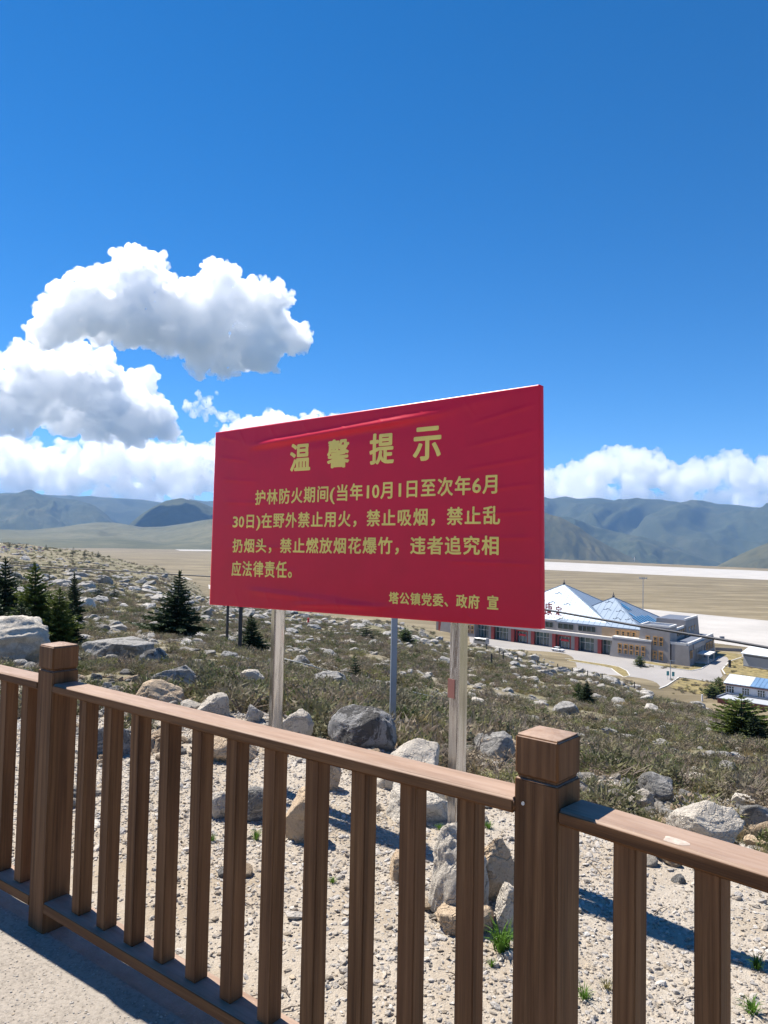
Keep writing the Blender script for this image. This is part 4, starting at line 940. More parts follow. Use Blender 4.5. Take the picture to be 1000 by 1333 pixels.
while len(placed) < 285 and tries < 20000:
    tries += 1; z_ = q.random()
    if z_ < .60: px_, py_ = q.uniform(0, 430), q.uniform(738, 905)
    elif z_ < .72: f_ = q.random(); px_, py_ = 660+f_*200+q.uniform(-12, 12), 854+f_*48+q.uniform(-3, 9)
    else: px_, py_ = q.uniform(300, 1000), q.uniform(820, 1060)
    p, r_ = hit(px_, py_)
    if r_ > 340 or p[2] < APR+.6 or p[2] > -.3 or r_ < 6: continue
    if q.random() > .35+.65*(fbm(np.array([p[0]*.13]), np.array([p[1]*.13]), 3)[0] > -.05): continue
    wpx = q.choice((7, 9, 10, 12, 14, 18, 26) if px_ < 430 else (7, 8, 10, 12, 15, 20))*q.uniform(.85, 1.25)
    if r_ < 14: wpx *= 1.4
    if any(a < px_ < c and b_ < py_ < d for a, b_, c, d in taken) or any(math.hypot(px_-e[0], (py_-e[1])*2) < wpx*.8 for e in placed): continue
    s_ = wpx/FOC*r_*.5; s_ = min(s_, 2.9)
    o = bpy.data.objects.new('boulder', lib[q.randrange(8)]); COL.objects.link(o); o.location = (p[0], p[1], p[2]+s_*.2); o.scale = (s_*q.uniform(.9, 1.3), s_*q.uniform(.9, 1.3), s_*q.uniform(.7, 1.35))
    o.rotation_euler = (q.uniform(-.2, .2), q.uniform(-.2, .2), q.uniform(0, 6.28)); ROCKS.append((p[0], p[1], s_)); placed.append((px_, py_, o))
ORD = 'nearest second third fourth fifth sixth seventh eighth ninth tenth eleventh twelfth thirteenth fourteenth fifteenth sixteenth seventeenth eighteenth nineteenth twentieth'.split()+['twenty-first', 'twenty-second', 'twenty-third', 'twenty-fourth', 'twenty-fifth', 'twenty-sixth', 'twenty-seventh', 'twenty-eighth', 'twenty-ninth', 'thirtieth']
sect = {}
for px_, py_, o in placed:
    lx, ly, ln = min(LAND, key=lambda l: math.hypot(px_-l[0], py_-l[1])); dx, dy = px_-lx, py_-ly
    side = ('right' if dx > 0 else 'left') if abs(dx) > abs(dy) else ('below' if dy > 0 else 'above')
    sect.setdefault((ln, side), []).append((math.hypot(dx, dy), o))
for (ln, side), L_ in sect.items():
    for i, (_, o) in enumerate(sorted(L_, key=lambda e: e[0])):
        where = {'right': 'to the right of', 'left': 'to the left of', 'below': 'below', 'above': 'above'}[side]
        tag(o, 'weathered boulder, %s scattered rock %s the %s' % (ORD[min(i, 29)], where, ln), 'boulder', 'boulders scattered over the rocky hillside')
peb = []
for i in range(6):
    me = rock_mesh(500+i, .5, .42, .3, 'pebble', sub=2 if i < 4 else 1, cuts=7, rough=.08, name='stone_form'); peb.append(bpy.data.objects.new('stone_form', me))
cpb = variants('stone_forms', peb)
t = NT('hill_stone'); oi = t.n('ObjectInfo'); k = t.ramp(oi.outputs['Random'], [(0, (.24, .22, .19)), (.3, (.42, .39, .35)), (.6, (.30, .285, .26)), (.8, (.55, .52, .48)), (1, (.36, .32, .27))]); c_ = t.coord('Object')
M['hill_stone'] = t.bsdf(t.mix(t.ramp(t.noise(c_, 5, 5, .7), [(.42, .6), (.55, 0.0)]), k, (.10, .095, .085)), .92, spec=.2, bump=t.noise(c_, 8, 5, .7), bstr=.8, bdist=.08)
chs = variants('hill_stone_forms', [bpy.data.objects.new('stone_form', rock_mesh(560+i, .5, .42, .3, 'hill_stone', sub=3 if i < 2 else 2, cuts=8, rough=.1, name='stone_form')) for i in range(6)])
# loose stones on the hillside
x, y, r = polar_pts(16000, 5, 420, power=0); z = ground_z(x, y); az_ = np.arctan2(x, y)
dens = .62+.3*(az_ < az_of(430))*(r > 10); ok = (z < -.25) & (z > APR+.8) & (nr_.rand(len(x)) < dens*(.5+fbm(x*.2, y*.2, 4)*1.3)); x, y, z, r = x[ok], y[ok], z[ok], r[ok]; n = len(x)
s = np.clip(nr_.lognormal(-.3, .55, n), .2, 2.2)*np.clip(r*.012, .13, 2.6)
scatter('loose_stones', np.stack([x, y, z], -1), np.stack([nr_.normal(0, .25, n), nr_.normal(0, .25, n), nr_.uniform(0, 6.28, n)], -1), np.stack([s, s, s*nr_.uniform(.5, 1.1, n)], -1), chs, M['granite_pale'])
# gravel of the shoulder
n = 260000; x = nr_.uniform(-4.5, 4.2, n); y = nr_.uniform(.9, 8, n); z = ground_z(x, y)
sd = (x-FA[0])*fn[0]+(y-FA[1])*fn[1]; ok = (z > -.95) & (sd < -.12) & (np.abs(np.arctan2(x, y)) < .75) & (nr_.rand(n) < np.clip(.8+fbm(x*1.4, y*1.4, 4)*1.3, .3, 1))
x, y, z = x[ok], y[ok], z[ok]; n = len(x); s = np.clip(nr_.lognormal(-4.6, .55, n), .004, .09)
scatter('gravel', np.stack([x, y, z+s*.08], -1), np.stack([nr_.normal(0, .3, n), nr_.normal(0, .3, n), nr_.uniform(0, 6.28, n)], -1), np.stack([s*nr_.uniform(.8, 1.6, n), s, s*nr_.uniform(.7, 1.2, n)], -1), cpb, M['granite_pale'])
n = 5200; x = nr_.uniform(-4.5, 4.2, n); y = nr_.uniform(2.2, 11, n); z = ground_z(x, y); sd = (x-FA[0])*fn[0]+(y-FA[1])*fn[1]
ok = (z > -1.1) & (sd < -.7) & (fbm(x*.9+5, y*.9, 3)+.35*sstep(-1.2, -2.6, sd)*1.0 > .22) & (np.abs(np.arctan2(x, y)) < .7); x, y, z = x[ok], y[ok], z[ok]; n = len(x); s = np.clip(nr_.lognormal(-2.9, .55, n), .03, .26)
rub = []
for i in range(5): rub.append(bpy.data.objects.new('rubble_form', rock_mesh(700+i, .5, .42, .33, ('granite_pale', 'granite_tan', 'granite_pale', 'granite_grey', 'granite_tan')[i], sub=3, cuts=8, rough=.11, name='rubble_form')))
scatter('rubble', np.stack([x, y, z+s*.12], -1), np.stack([nr_.normal(0, .35, n), nr_.normal(0, .35, n), nr_.uniform(0, 6.28, n)], -1), np.stack([s*nr_.uniform(.8, 1.6, n), s, s*nr_.uniform(.7, 1.2, n)], -1), variants('rubble_forms', rub), M['granite_pale'])
n = 26000; x = nr_.uniform(-3, 1.2, n); y = nr_.uniform(1.2, 4, n); sd = (x-FA[0])*fn[0]+(y-FA[1])*fn[1]; ok = sd > .0; x, y = x[ok], y[ok]; n = len(x); s = np.clip(nr_.lognormal(-5.3, .4, n), .002, .012)
scatter('road_grit', np.stack([x, y, x*0+.005], -1), np.stack([x*0, x*0, nr_.uniform(0, 6.28, n)], -1), np.stack([s, s, s*.8], -1), cpb, M['granite_pale'])

PX, PY, PS = [], [], []
for n, r0, r1, s0, s1 in ((7500, 5.0, 22, .3, .8), (9000, 22, 60, .5, 1.35), (16000, 60, 150, .8, 2.0), (16000, 150, 330, 1.1, 2.6), (12000, 330, 700, 1.4, 3.2)):
    x, y, r = polar_pts(n, r0, r1); PX.append(x); PY.append(y); PS.append(nr_.uniform(s0, s1, n))
x, y, r = polar_pts(5200, 5.2, 17); PX.append(x); PY.append(y); PS.append(nr_.uniform(.16, .45, len(x))); NSM = len(x)
PX, PY, PS = map(np.concatenate, (PX, PY, PS)); PZ = ground_z(PX, PY)
small_ = np.arange(len(PX)) >= len(PX)-NSM
ok = (PZ > APR+1.2) & (PZ < -.08+.16*fbm(PX, PY, 3)) & ((small_ & (nr_.rand(len(PX)) < .45)) | (fbm(PX*.45, PY*.45, 4)+.6*fbm(PX*.09, PY*.09, 3) > -.17+.28*nr_.rand(len(PX)))) 
PX, PY, PZ, PS = PX[ok], PY[ok], PZ[ok], PS[ok]
def clear_of_rocks(x, y, s, f=1.0):
    keep = np.ones(len(x), bool); r = np.hypot(x, y)
    for bx, by, br in ROCKS:
        rb = math.hypot(bx, by); ux, uy = bx/rb, by/rb; al = (x-bx)*ux+(y-by)*uy; pe = np.abs(-(x-bx)*uy+(y-by)*ux)
        keep &= ~((pe < br*.85+s*.22) & (al < br*.9) & (al > -(br*1.2+s*1.1)*f))
    return keep
kp = clear_of_rocks(PX, PY, PS); PX, PY, PZ, PS = PX[kp], PY[kp], PZ[kp], PS[kp]; n = len(PX)
patch = fbm(PX*.12+40, PY*.12, 3)
PS = PS*(1+.5*np.clip(patch, -.6, .8))
scatter('hillside_shrubs', np.stack([PX, PY, PZ-.03], -1), np.stack([nr_.normal(0, .12, n), nr_.normal(0, .12, n), nr_.uniform(0, 6.28, n)], -1),
        np.stack([PS, PS, PS*nr_.uniform(.55, 1.05, n)], -1), csh, M['shrub_leaf'])
# ochre bushes on the kerbed verges and the flat beside the road
VP = [(q.uniform(875, 942), q.uniform(885, 904)) for _ in range(90)]+[(q.uniform(944, 1000), q.uniform(860, 876)) for _ in range(50)]+[(q.uniform(830, 905), q.uniform(868, 871)) for _ in range(22)]
V_ = np.array([at_z(a, b, APR) for a, b in VP]); s_v = nr_.uniform(.8, 2.4, len(V_))
scatter('verge_bushes', V_, np.stack([s_v*0, s_v*0, nr_.uniform(0, 6.28, len(V_))], -1), np.stack([s_v, s_v, s_v*.8], -1), csh, M['shrub_leaf'])
# dry grass tufts between
x, y, r = polar_pts(2600, 4.4, 90, power=0); z = ground_z(x, y); ok = (z < -.12) & (fbm(x*.5, y*.5, 3) > .05) & (z > APR+1); x, y, z = x[ok], y[ok], z[ok]; kp = clear_of_rocks(x, y, x*0+.4); x, y, z = x[kp], y[kp], z[kp]; n = len(x); s = nr_.uniform(.35, .8, n)*np.clip(np.hypot(x, y)/20, .55, 1.6)
scatter('dry_grass', np.stack([x, y, z-.02], -1), np.stack([z*0, z*0, nr_.uniform(0, 6.28, n)], -1), np.stack([s, s, s], -1), variants('grass_forms', dry[1:]), M['dry_grass'])
# ochre scrub on the valley floor near the small buildings
# ------------------------------------------------------------------ conifers
def conifer_mesh(seed, H, Rb, whorls=15, mat='needles_dark', dens=1.0, droop=.25, gap=0.0, prof=1.0):
    q = np.random.RandomState(seed); V, F = [], []; ph = q.uniform(0, 6.28)
    for w in range(whorls):
        f = (w+.5)/whorls; z = H*(.06+.9*f); L = Rb*(1-f)**(.8*prof)*q.uniform(.7, 1.18)+.05*Rb; nb = int(9+8*(1-f))
        for b in range(nb):
            if q.rand() < gap: continue
            a = ph+b*6.283/nb+w*1.1+q.normal(0, .2); l = L*q.uniform(.55, 1.25); el = .35*f+.05-droop*(1-f)+q.normal(0, .08)
            dx, dy, dz = math.cos(a)*math.cos(el), math.sin(a)*math.cos(el), math.sin(el); D = np.array([dx, dy, dz]); side = np.array([-dy, dx, 0]); side /= np.linalg.norm(side)
            nseg = max(3, int(9*dens*l/Rb+2))
            for s in range(nseg):
                t = (s+.6)/nseg; p = np.array([0, 0, z])+D*l*t+np.array([0, 0, .10*l*t*t]); wd = l*.26*(1-t*.65)
                for sg in (-1, 1, 0):
                    d2 = D*.75+side*sg*q.uniform(.5, .9)+np.array([0, 0, q.normal(.06, .15)]); d2 /= np.linalg.norm(d2); ln = wd*q.uniform(.7, 1.25)+.02*H; nrm = np.cross(d2, q.normal(size=3)); nrm /= np.linalg.norm(nrm)
                    k = len(V); hw = ln*.26; V += [p-nrm*hw*.5, p+d2*ln*.55-nrm*hw, p+d2*ln, p+d2*ln*.55+nrm*hw]; F.append((k, k+1, k+2, k+3))
    for i in range(int(40*dens)):   # leader tuft
        z = H*q.uniform(.9, 1.0); a = q.uniform(0, 6.28); d2 = np.array([math.cos(a)*.5, math.sin(a)*.5, .8]); nrm = np.cross(d2, q.normal(size=3)); nrm /= np.linalg.norm(nrm); k = len(V); p = np.array([0, 0, z]); ln = .05*H; V += [p, p+d2*ln*.5-nrm*ln*.15, p+d2*ln, p+d2*ln*.5+nrm*ln*.15]; F.append((k, k+1, k+2, k+3))
    me = bpy.data.meshes.new('crown'); me.from_pydata([tuple(map(float, p)) for p in V], [], F); me.materials.append(M[mat]); me.update(); return me
trunk_me = MB().tube([(0, 0, -.1), (0, 0, .5), (.01, 0, 1.0)], [.035, .022, .004], 7).build('trunk', M['bark']); trunk_data = trunk_me.data; bpy.data.objects.remove(trunk_me)
cms = {}
def conifer(xc, ytop, ybase, wpx, label, kind='dark', seed=1, group=None, name='conifer', r=None, seat=0, cat='tree'):
    p, rr = hit(xc, ybase)
    if r: p = at_r(xc, ybase, r); p[2] = gz(p[0], p[1]); rr = r
    H = (ybase-ytop)/FOC*rr; Rb = wpx/2/FOC*rr
    key = (kind, seed)
    if key not in cms:
        par = dict(dark=dict(mat='needles_dark', whorls=22, droop=.25), fresh=dict(mat='needles_fresh', whorls=19, droop=.05, prof=.8), bush=dict(mat='needles_fresh', whorls=11, droop=-.1, prof=.6), small=dict(mat='needles_dark', whorls=9, droop=0., dens=.6))[kind]
        cms[key] = conifer_mesh(seed, 1.0, .36, **par)
    o = empty(name, (p[0], p[1], p[2]-.03), rnd.uniform(0, 6), label=label, cat=cat, group=group)
    o.rotation_euler.x = rnd.uniform(-.05, .05); o.rotation_euler.y = rnd.uniform(-.05, .05)
    for nm, d in (('trunk', trunk_data), ('crown', cms[key])):
        c = bpy.data.objects.new(nm, d); link(c, o)
        k = Rb/.36*1.08; c.scale = (k*rnd.uniform(.88, 1.15), k*rnd.uniform(.88, 1.15), H) if nm == 'crown' else (H, H, H*.97)
    return o
conifer(6, 738, 826, 56, 'tall dark conifer cut by the left picture edge', 'dark', 1)
conifer(-22, 742, 832, 50, 'dark conifer mostly outside the left picture edge', 'dark', 2)
conifer(46, 744, 836, 52, 'bushy yellow green conifer, tallest of the left cluster', 'fresh', 3)
conifer(72, 772, 842, 46, 'fresh green low conifer in front at the right of the left cluster', 'fresh', 4)
conifer(96, 751, 812, 28, 'slender dark conifer at the right of the left cluster', 'dark', 5)
conifer(28, 790, 846, 44, 'low dark conifer at the front of the left cluster', 'dark', 6)
conifer(90, 785, 838, 30, 'short dark conifer just above the left fence post', 'dark', 7)
conifer(227, 748, 828, 62, 'single full dark conifer left of the sign board', 'dark', 8)
conifer(327, 800, 850, 36, 'dark conifer under the sign beside the left sign post', 'dark', 9)
conifer(127, 763, 779, 15, 'little dark tree behind the left cluster, left of its pair', 'small', 10)
conifer(148, 763, 780, 17, 'little dark tree behind the left cluster, right of its pair', 'small', 11)
conifer(463, 851, 883, 22, 'young sparse conifer in the scrub between the sign posts', 'small', 12)
conifer(476, 810, 832, 26, 'small conifer just below the sign board, left of the grey pole', 'small', 13)
conifer(528, 818, 838, 30, 'rounded green bush just below the sign board, right of the grey pole', 'bush', 14, cat='bush', name='bush')
conifer(763, 888, 918, 20, 'thin young conifer standing above the right fence post', 'dark', 15)
conifer(752, 890, 914, 18, 'yellow green bush beside the thin young conifer', 'bush', 16, cat='bush', name='bush')
conifer(966, 911, 966, 56, 'rounded full green conifer in front of the low service building', 'bush', 17)
conifer(981, 935, 970, 40, 'lower dark conifer right behind the rounded full green conifer', 'dark', 18)
conifer(833, 848, 861, 14, 'clipped green bush against the low terminal wing', 'bush', 19, cat='bush', name='bush', r=241)
conifer(936, 884, 905, 18, 'yellow green bush at the left corner of the service building', 'bush', 20, cat='bush', name='bush')
conifer(927, 892, 908, 20, 'low yellowish bush left of the service building', 'bush', 21, cat='bush', name='bush')
for k, (x, y, h) in enumerate([(95, 723, 7), (110, 725, 6), (128, 726, 6), (12, 713, 4), (22, 714, 4), (34, 714, 4), (45, 716, 4), (60, 716, 5), (78, 719, 4), (64, 757, 9), (20, 756, 10), (82, 758, 8)]):
    conifer(x, y-h*1.3, y, h*1.2, '%s tiny dark tree from the left on the far crest' % ('seventh eighth ninth first second third fourth fifth sixth'.split()+['x']*3)[k] if k < 9 else ['small dark tree behind the gap between the left conifers', 'small dark tree behind the leftmost tall conifer', 'small dark tree above the bushy yellow green conifer'][k-9], 'small', 10+k % 2, group='tiny trees on the far crest' if k < 9 else 'small trees behind the left conifers')
# pink and white prayer flags laid on the crest
m = MB(); q = random.Random(2)
for i in range(90):
    p, r_ = hit(q.uniform(2, 56), q.uniform(711.5, 719.5)); s_ = r_/FOC*q.uniform(.8, 1.8); a = q.uniform(0, 3)
    m.add([(p[0]-s_*math.cos(a), p[1]-s_*math.sin(a), p[2]+.1), (p[0]+s_*math.cos(a), p[1]+s_*math.sin(a), p[2]+.1), (p[0]+s_*math.cos(a), p[1]+s_*math.sin(a), p[2]+s_*.8), (p[0]-s_*math.cos(a), p[1]-s_*math.sin(a), p[2]+s_*.7)], [(0, 1, 2, 3)], i % 3)
simple('flag_pink', (.62, .32, .42), .8); simple('flag_white', (.7, .68, .66), .8)
tag(m.build('prayer_flags', [M['flag_pink'], M['flag_white'], M['flag_white']]), kind='stuff')
#@@DETAIL
# ------------------------------------------------------------------ wooden fence
fence = empty('wooden_fence', (FA[0], FA[1], 0), label='brown stained wooden railing with square posts running along the road edge', cat='fence')
def beam(name, p0, p1, w, h, parent, bev=.004, along=None):
    """a length of timber from p0 to p1 (centre line); local Z runs along the grain"""
    p0, p1 = Vector(p0), Vector(p1); L = (p1-p0).length; m = MB().box(-w/2, w/2, -h/2, h/2, 0, L)
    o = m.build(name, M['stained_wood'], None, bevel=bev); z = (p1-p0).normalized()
    y = Vector(along) if along is not None else Vector((0, 0, 1)); x = y.cross(z).normalized(); y = z.cross(x)
    o.matrix_world = Matrix(((x.x, y.x, z.x, p0.x), (x.y, y.y, z.y, p0.y), (x.z, y.z, z.z, p0.z), (0, 0, 0, 1)))
    if parent is not None:
        o.parent = parent; o.matrix_parent_inverse = parent.matrix_world.inverted() if parent.type != 'EMPTY' else Matrix.Translation(-Vector(parent.location))
    return o
def fpost(corner, u):
    n = np.array([u[1], -u[0]]); n = n if n[1] < 0 else -n
    c = corner-n*PW/2-u*PW/2; al = (*n, 0)
    g_ = .104
    o = beam('post', (*c, -.02), (*c, 1.161-g_-.006), PW, PW, fence, along=al)
    inn = beam('neck', (*c, 1.161-g_-.012), (*c, 1.161-g_+.002), PW-.014, PW-.014, None, .001, al)
    # cap: block with a very low pyramid top
    p0 = Vector((*c, 1.161-g_)); m = MB(); h = PW/2; m.box(-h, h, -h, h, 0, g_-.012)
    cap = MB().hexa([(-h, -h, 0), (h, -h, 0), (h, h, 0), (-h, h, 0)], [(-h, -h, g_-.008), (h, -h, g_-.008), (h, h, g_-.008), (-h, h, g_-.008)])
    cap.f.remove((4, 5, 6, 7)); cap.m.pop(); cap.add([(-h, -h, g_-.008), (h, -h, g_-.008), (h, h, g_-.008), (-h, h, g_-.008), (0, 0, g_+.004)], [(0, 1, 4), (1, 2, 4), (2, 3, 4), (3, 0, 4)])
    k = mesh_np('cap', cap.v, cap.f, M['stained_wood'])
    bm = bmesh.new(); bm.from_mesh(k.data); bmesh.ops.remove_doubles(bm, verts=bm.verts, dist=1e-4); bmesh.ops.recalc_face_normals(bm, faces=bm.faces)
    bmesh.ops.bevel(bm, geom=[e for e in bm.edges if e.calc_face_angle(0) > .5], offset=.006, segments=3, affect='EDGES')
    for f in bm.faces: f.smooth = True
    bm.to_mesh(k.data); bm.free(); w_n = k.modifiers.new('normals', 'WEIGHTED_NORMAL'); w_n.weight = 90
    x = Vector((*u, 0)); y = Vector((0, 0, 1)).cross(x); k.matrix_world = Matrix(((x.x, y.x, 0, p0.x), (x.y, y.y, 0, p0.y), (0, 0, 1, p0.z), (0, 0, 0, 1)))
    bpy.context.view_layer.update()
    for q_ in (inn, k): q_.parent = o; q_.matrix_parent_inverse = o.matrix_world.inverted()
    return o
bpy.context.view_layer.update()
fpost(PC[0], LU); fpost(FA, fu); fpost(FB, (fu+RU)/np.linalg.norm(fu+RU)); fpost(PC[3], RU)
def bay(P0, P1, first, step, nbal, wear=0):
    u = (P1-P0); L = np.linalg.norm(u); u = u/L; n = np.array([u[1], -u[0]]); n = n if n[1] < 0 else -n; al = (0, 0, 1)
    s0, s1 = -.004, L-PW+.005
    def pt(s, d, z): q_ = P0+u*s-n*d; return (q_[0], q_[1], z)
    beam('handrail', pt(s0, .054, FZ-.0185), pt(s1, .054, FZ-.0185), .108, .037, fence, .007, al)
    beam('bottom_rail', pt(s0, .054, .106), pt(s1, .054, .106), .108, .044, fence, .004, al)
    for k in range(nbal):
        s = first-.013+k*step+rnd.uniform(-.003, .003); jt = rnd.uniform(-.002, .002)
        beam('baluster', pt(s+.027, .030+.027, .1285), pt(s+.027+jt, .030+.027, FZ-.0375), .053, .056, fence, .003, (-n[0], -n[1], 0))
bay(PC[0], FA, .165, .175, 11)
bay(FA, FB, .165, .1752, 11)
bay(FB, PC[3], .134, .1752, 11)

m = MB(); q3 = FB+RU*.262+np.array([RU[1], -RU[0]])*0  # thin pale disc whose colour paints in a glare spot on the rail
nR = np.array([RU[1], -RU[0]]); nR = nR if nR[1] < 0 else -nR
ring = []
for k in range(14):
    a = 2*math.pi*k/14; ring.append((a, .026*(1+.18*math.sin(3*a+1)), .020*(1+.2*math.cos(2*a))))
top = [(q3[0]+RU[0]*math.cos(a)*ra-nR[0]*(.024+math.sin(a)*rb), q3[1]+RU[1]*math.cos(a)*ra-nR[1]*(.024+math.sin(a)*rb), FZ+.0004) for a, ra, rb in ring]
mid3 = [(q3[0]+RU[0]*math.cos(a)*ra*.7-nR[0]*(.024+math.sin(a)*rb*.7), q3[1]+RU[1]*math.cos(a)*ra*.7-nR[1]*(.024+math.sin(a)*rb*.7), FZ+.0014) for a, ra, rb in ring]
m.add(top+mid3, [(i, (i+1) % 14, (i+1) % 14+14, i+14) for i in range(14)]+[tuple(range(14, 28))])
simple('glare_tint', (.46, .38, .315), .8, var=.25, scale=60); o = m.build('glare_patch', M['glare_tint'], smooth=True); o.parent = fence; o.matrix_parent_inverse = Matrix.Translation(-Vector(fence.location)); o['label'] = 'pale painted glare spot on the right handrail'
def screw(x, y, P0, u):
    n = np.array([u[1], -u[0]]); n = n if n[1] < 0 else -n; p = on_wall(x, y, P0, n)
    a = Vector((p[0], p[1], p[2])); nn = Vector((*n, 0)); o = MB().tube([a-nn*.001, a+nn*.0015], .0042, 10).build('screw', M['silver_paint']); o.parent = fence; o.matrix_parent_inverse = Matrix.Translation(-Vector(fence.location))
screw(681, 1046, FB-fu*PW, fu)
# ------------------------------------------------------------------ red notice board
def depth_pair():
    # board 2.44 m by 1.2 m seen from its corners in the photograph
    zl, zr = 1.2*FOC/224.5, 1.2*FOC/318.0
    L = ray(277, 675); R = ray(704.5, 660)
    l = CAM+L*(zl/(L @ FW)); r_ = CAM+R*(zr/(R @ FW)); return l, r_
_l, _r = depth_pair()
bu = (_r-_l)[:2]; bu /= np.linalg.norm(bu); bn = np.array([bu[1], -bu[0]]); bn = bn if bn[1] < 0 else -bn
SO = np.array([_l[0], _l[1]])
def bcoord(px_, py_):
    p = on_wall(px_, py_, SO, bn); return float((p[:2]-SO) @ bu), float(p[2])
cTL, cTR, cBR, cBL = bcoord(281, 563), bcoord(702.5, 500.5), bcoord(704.5, 819), bcoord(273, 787)
def bilin(s, t):     # s left to right, t bottom to top -> (u, z) on the board
    a = (1-s)*(1-t); b = s*(1-t); c = s*t; d = (1-s)*t
    return (cBL[0]*a+cBR[0]*b+cTR[0]*c+cTL[0]*d, cBL[1]*a+cBR[1]*b+cTR[1]*c+cTL[1]*d)
def gauss(x, w): return np.exp(-(x/w)**2)
def relief(s, t):
    """folds of the stretched cloth, metres towards the viewer"""
    s = np.asarray(s, float); t = np.asarray(t, float)
    z = .0025*fbm(s*2.2, t*1.5, 3)
    def fold(s0, t0, s1, t1, w, a):
        dx, dy = s1-s0, (t1-t0)*.5; L = math.hypot(dx, dy); dx /= L; dy /= L; px_ = s-s0; py_ = (t-t0)*.5
        al = (px_*dx+py_*dy)/L; d = -px_*dy+py_*dx; return a*gauss(d, w)*sstep(-.08, .15, al)*(1-sstep(.75, 1.15, al))
    z = z+fold(.17, .893, .74, .935, .0085, .0135)-fold(.17, .86, .7, .90, .015, .004)
    z = z+fold(.15, .095, .55, .052, .009, .005)+fold(.33, .035, .62, .05, .007, .006)
    z = z+fold(.10, .92, .45, .84, .02, .003)+fold(.55, .90, .95, .98, .012, .002)
    for k in range(7):
        z = z+fold(.01+.012*k, .98-.13*k, .10+.04*k, .93-.12*k, .005, .0020)+fold(.99, .92-.11*k, .84-.01*k, .87-.1*k, .004, .0020)+fold(.1+.12*k, .985, .13+.12*k, .90, .003, .0015)+fold(.12+.12*k, .015, .10+.12*k, .09, .003, .0015)
    for k in range(16):
        s_ = (k+.5)/16; z = z+.0009*gauss(s-s_-.01*np.sin(t*9), .008)*(sstep(.86, 1, t)+(1-sstep(0, .12, t)))
    return z*sstep(0, .02, s)*sstep(0, .02, 1-s)*sstep(0, .03, t)*sstep(0, .03, 1-t)
sign = empty('notice_board', (*SO, 0), label='large red cloth notice board with yellow Chinese lettering on two shiny steel posts', cat='sign')
ns, ntt = 300, 150; ss, tt = np.meshgrid(np.linspace(0, 1, ns), np.linspace(0, 1, ntt)); uu, zzb = bilin(ss, tt); dd = relief(ss, tt)
P = np.stack([SO[0]+bu[0]*uu+bn[0]*dd, SO[1]+bu[1]*uu+bn[1]*dd, zzb], -1).reshape(-1, 3)-np.array([*SO, 0]); ii = np.arange(ns*ntt).reshape(ntt, ns)
TH = .045
# wrap the cloth round the frame: an outer rim one step back
rim = np.concatenate([ii[0, :], ii[1:, -1], ii[-1, -2::-1], ii[-2:0:-1, 0]]); nb = len(rim)
off = np.array([-bn[0]*TH, -bn[1]*TH, 0]); P2 = np.concatenate([P, P[rim]+off])
F = np.stack([ii[:-1, :-1], ii[:-1, 1:], ii[1:, 1:], ii[1:, :-1]], -1).reshape(-1, 4); base = len(P); k = np.arange(nb)
F2 = np.stack([rim, base+k, base+(k+1) % nb, np.roll(rim, -1)], -1)
t = NT('red_cloth'); c = t.coord('Object'); n1 = t.noise(c, 3, 4, .6); wv = t.noise(c, 900, 1, .5)
M['red_cloth'] = t.bsdf(t.ramp(n1, [(.3, (.66, .003, .030)), (.7, (.75, .005, .038))]), t.ramp(n1, [(.3, .32), (.7, .42)]), spec=.42, bump=n1, bstr=.12, bdist=.01)
simple('yellow_ink', (1.0, .76, .17), .5, var=.08, scale=6)
banner = mesh_np('banner', P2, np.concatenate([F, F2]), M['red_cloth'], smooth=True, parent=sign)
def SP(u, z, d): return (bu[0]*u+bn[0]*d, bu[1]*u+bn[1]*d, z)
m = MB(); zl0, zl1 = min(cBL[1], cBR[1]), max(cTL[1], cTR[1])
def sbar(m, u0, z0, u1, z1, d0, d1, w):
    a = np.array([u0, z0]); b = np.array([u1, z1]); e = (b-a)/np.linalg.norm(b-a); nn = np.array([-e[1], e[0]])*w; k_ = nn*.18; a = a+k_+e*.006; b = b+k_-e*.006
    c_ = [a, b, b+nn, a+nn]; m.hexa([SP(q_[0], q_[1], d1) for q_ in c_], [SP(q_[0], q_[1], d0) for q_ in c_])
BACK = -.012
for a_, b_ in ((cBL, cBR), (cBR, cTR), (cTR, cTL), (cTL, cBL)):
    m = MB(); sbar(m, a_[0], a_[1], b_[0], b_[1], BACK-.032, BACK, .035); m.build('frame_bar', M['steel_post'], sign)
t = NT('stainless'); c = t.coord('Object', (1, 1, .02)); n1 = t.noise(c, 60, 4, .7); n2 = t.noise(t.coord('Object', (1, 1, .12)), 16, 4, .6, .6)
col = t.ramp(n2, [(.35, (.42, .43, .45)), (.5, (.60, .61, .64)), (.7, (.50, .51, .535))])
M['stainless'] = t.bsdf(t.mix(t.ramp(n1, [(.5, 0.0), (.75, .5)]), col, (.28, .22, .17)), t.ramp(n1, [(.3, .08), (.7, .22)]), 1.0, bump=n2, bstr=.25, bdist=.012)
for pxl, pyb in ((349.5, 985), (586.5, 1077)):
    u, _z = bcoord(pxl, 800); W_ = .076
    p = (SO+bu*u-bn*.09); g0 = gz(*p)-.1
    o = MB().box(-W_/2, W_/2, -W_/2, W_/2, 0, 1.9-g0, 0).build('steel_post', M['stainless'], sign, bevel=.009)
    o.location = (p[0]-SO[0], p[1]-SO[1], g0); o.rotation_euler = (0, 0, math.atan2(bu[1], bu[0])-math.radians(25 if pxl < 500 else 14))
    if pxl > 500:
        m = MB(); zc = on_wall(586, 893, p, bn)[2]-g0; m.box(-W_/2-.001, W_/2*.0+.012, -W_/2-.0022, -W_/2-.0008, zc-.055, zc+.045); m.box(-W_/2-.0022, -W_/2-.0008, -W_/2-.001, W_/2, zc-.055, zc+.045)
        s_ = m.build('sticker', simple('faded_red', (.42, .17, .12), .6), o)
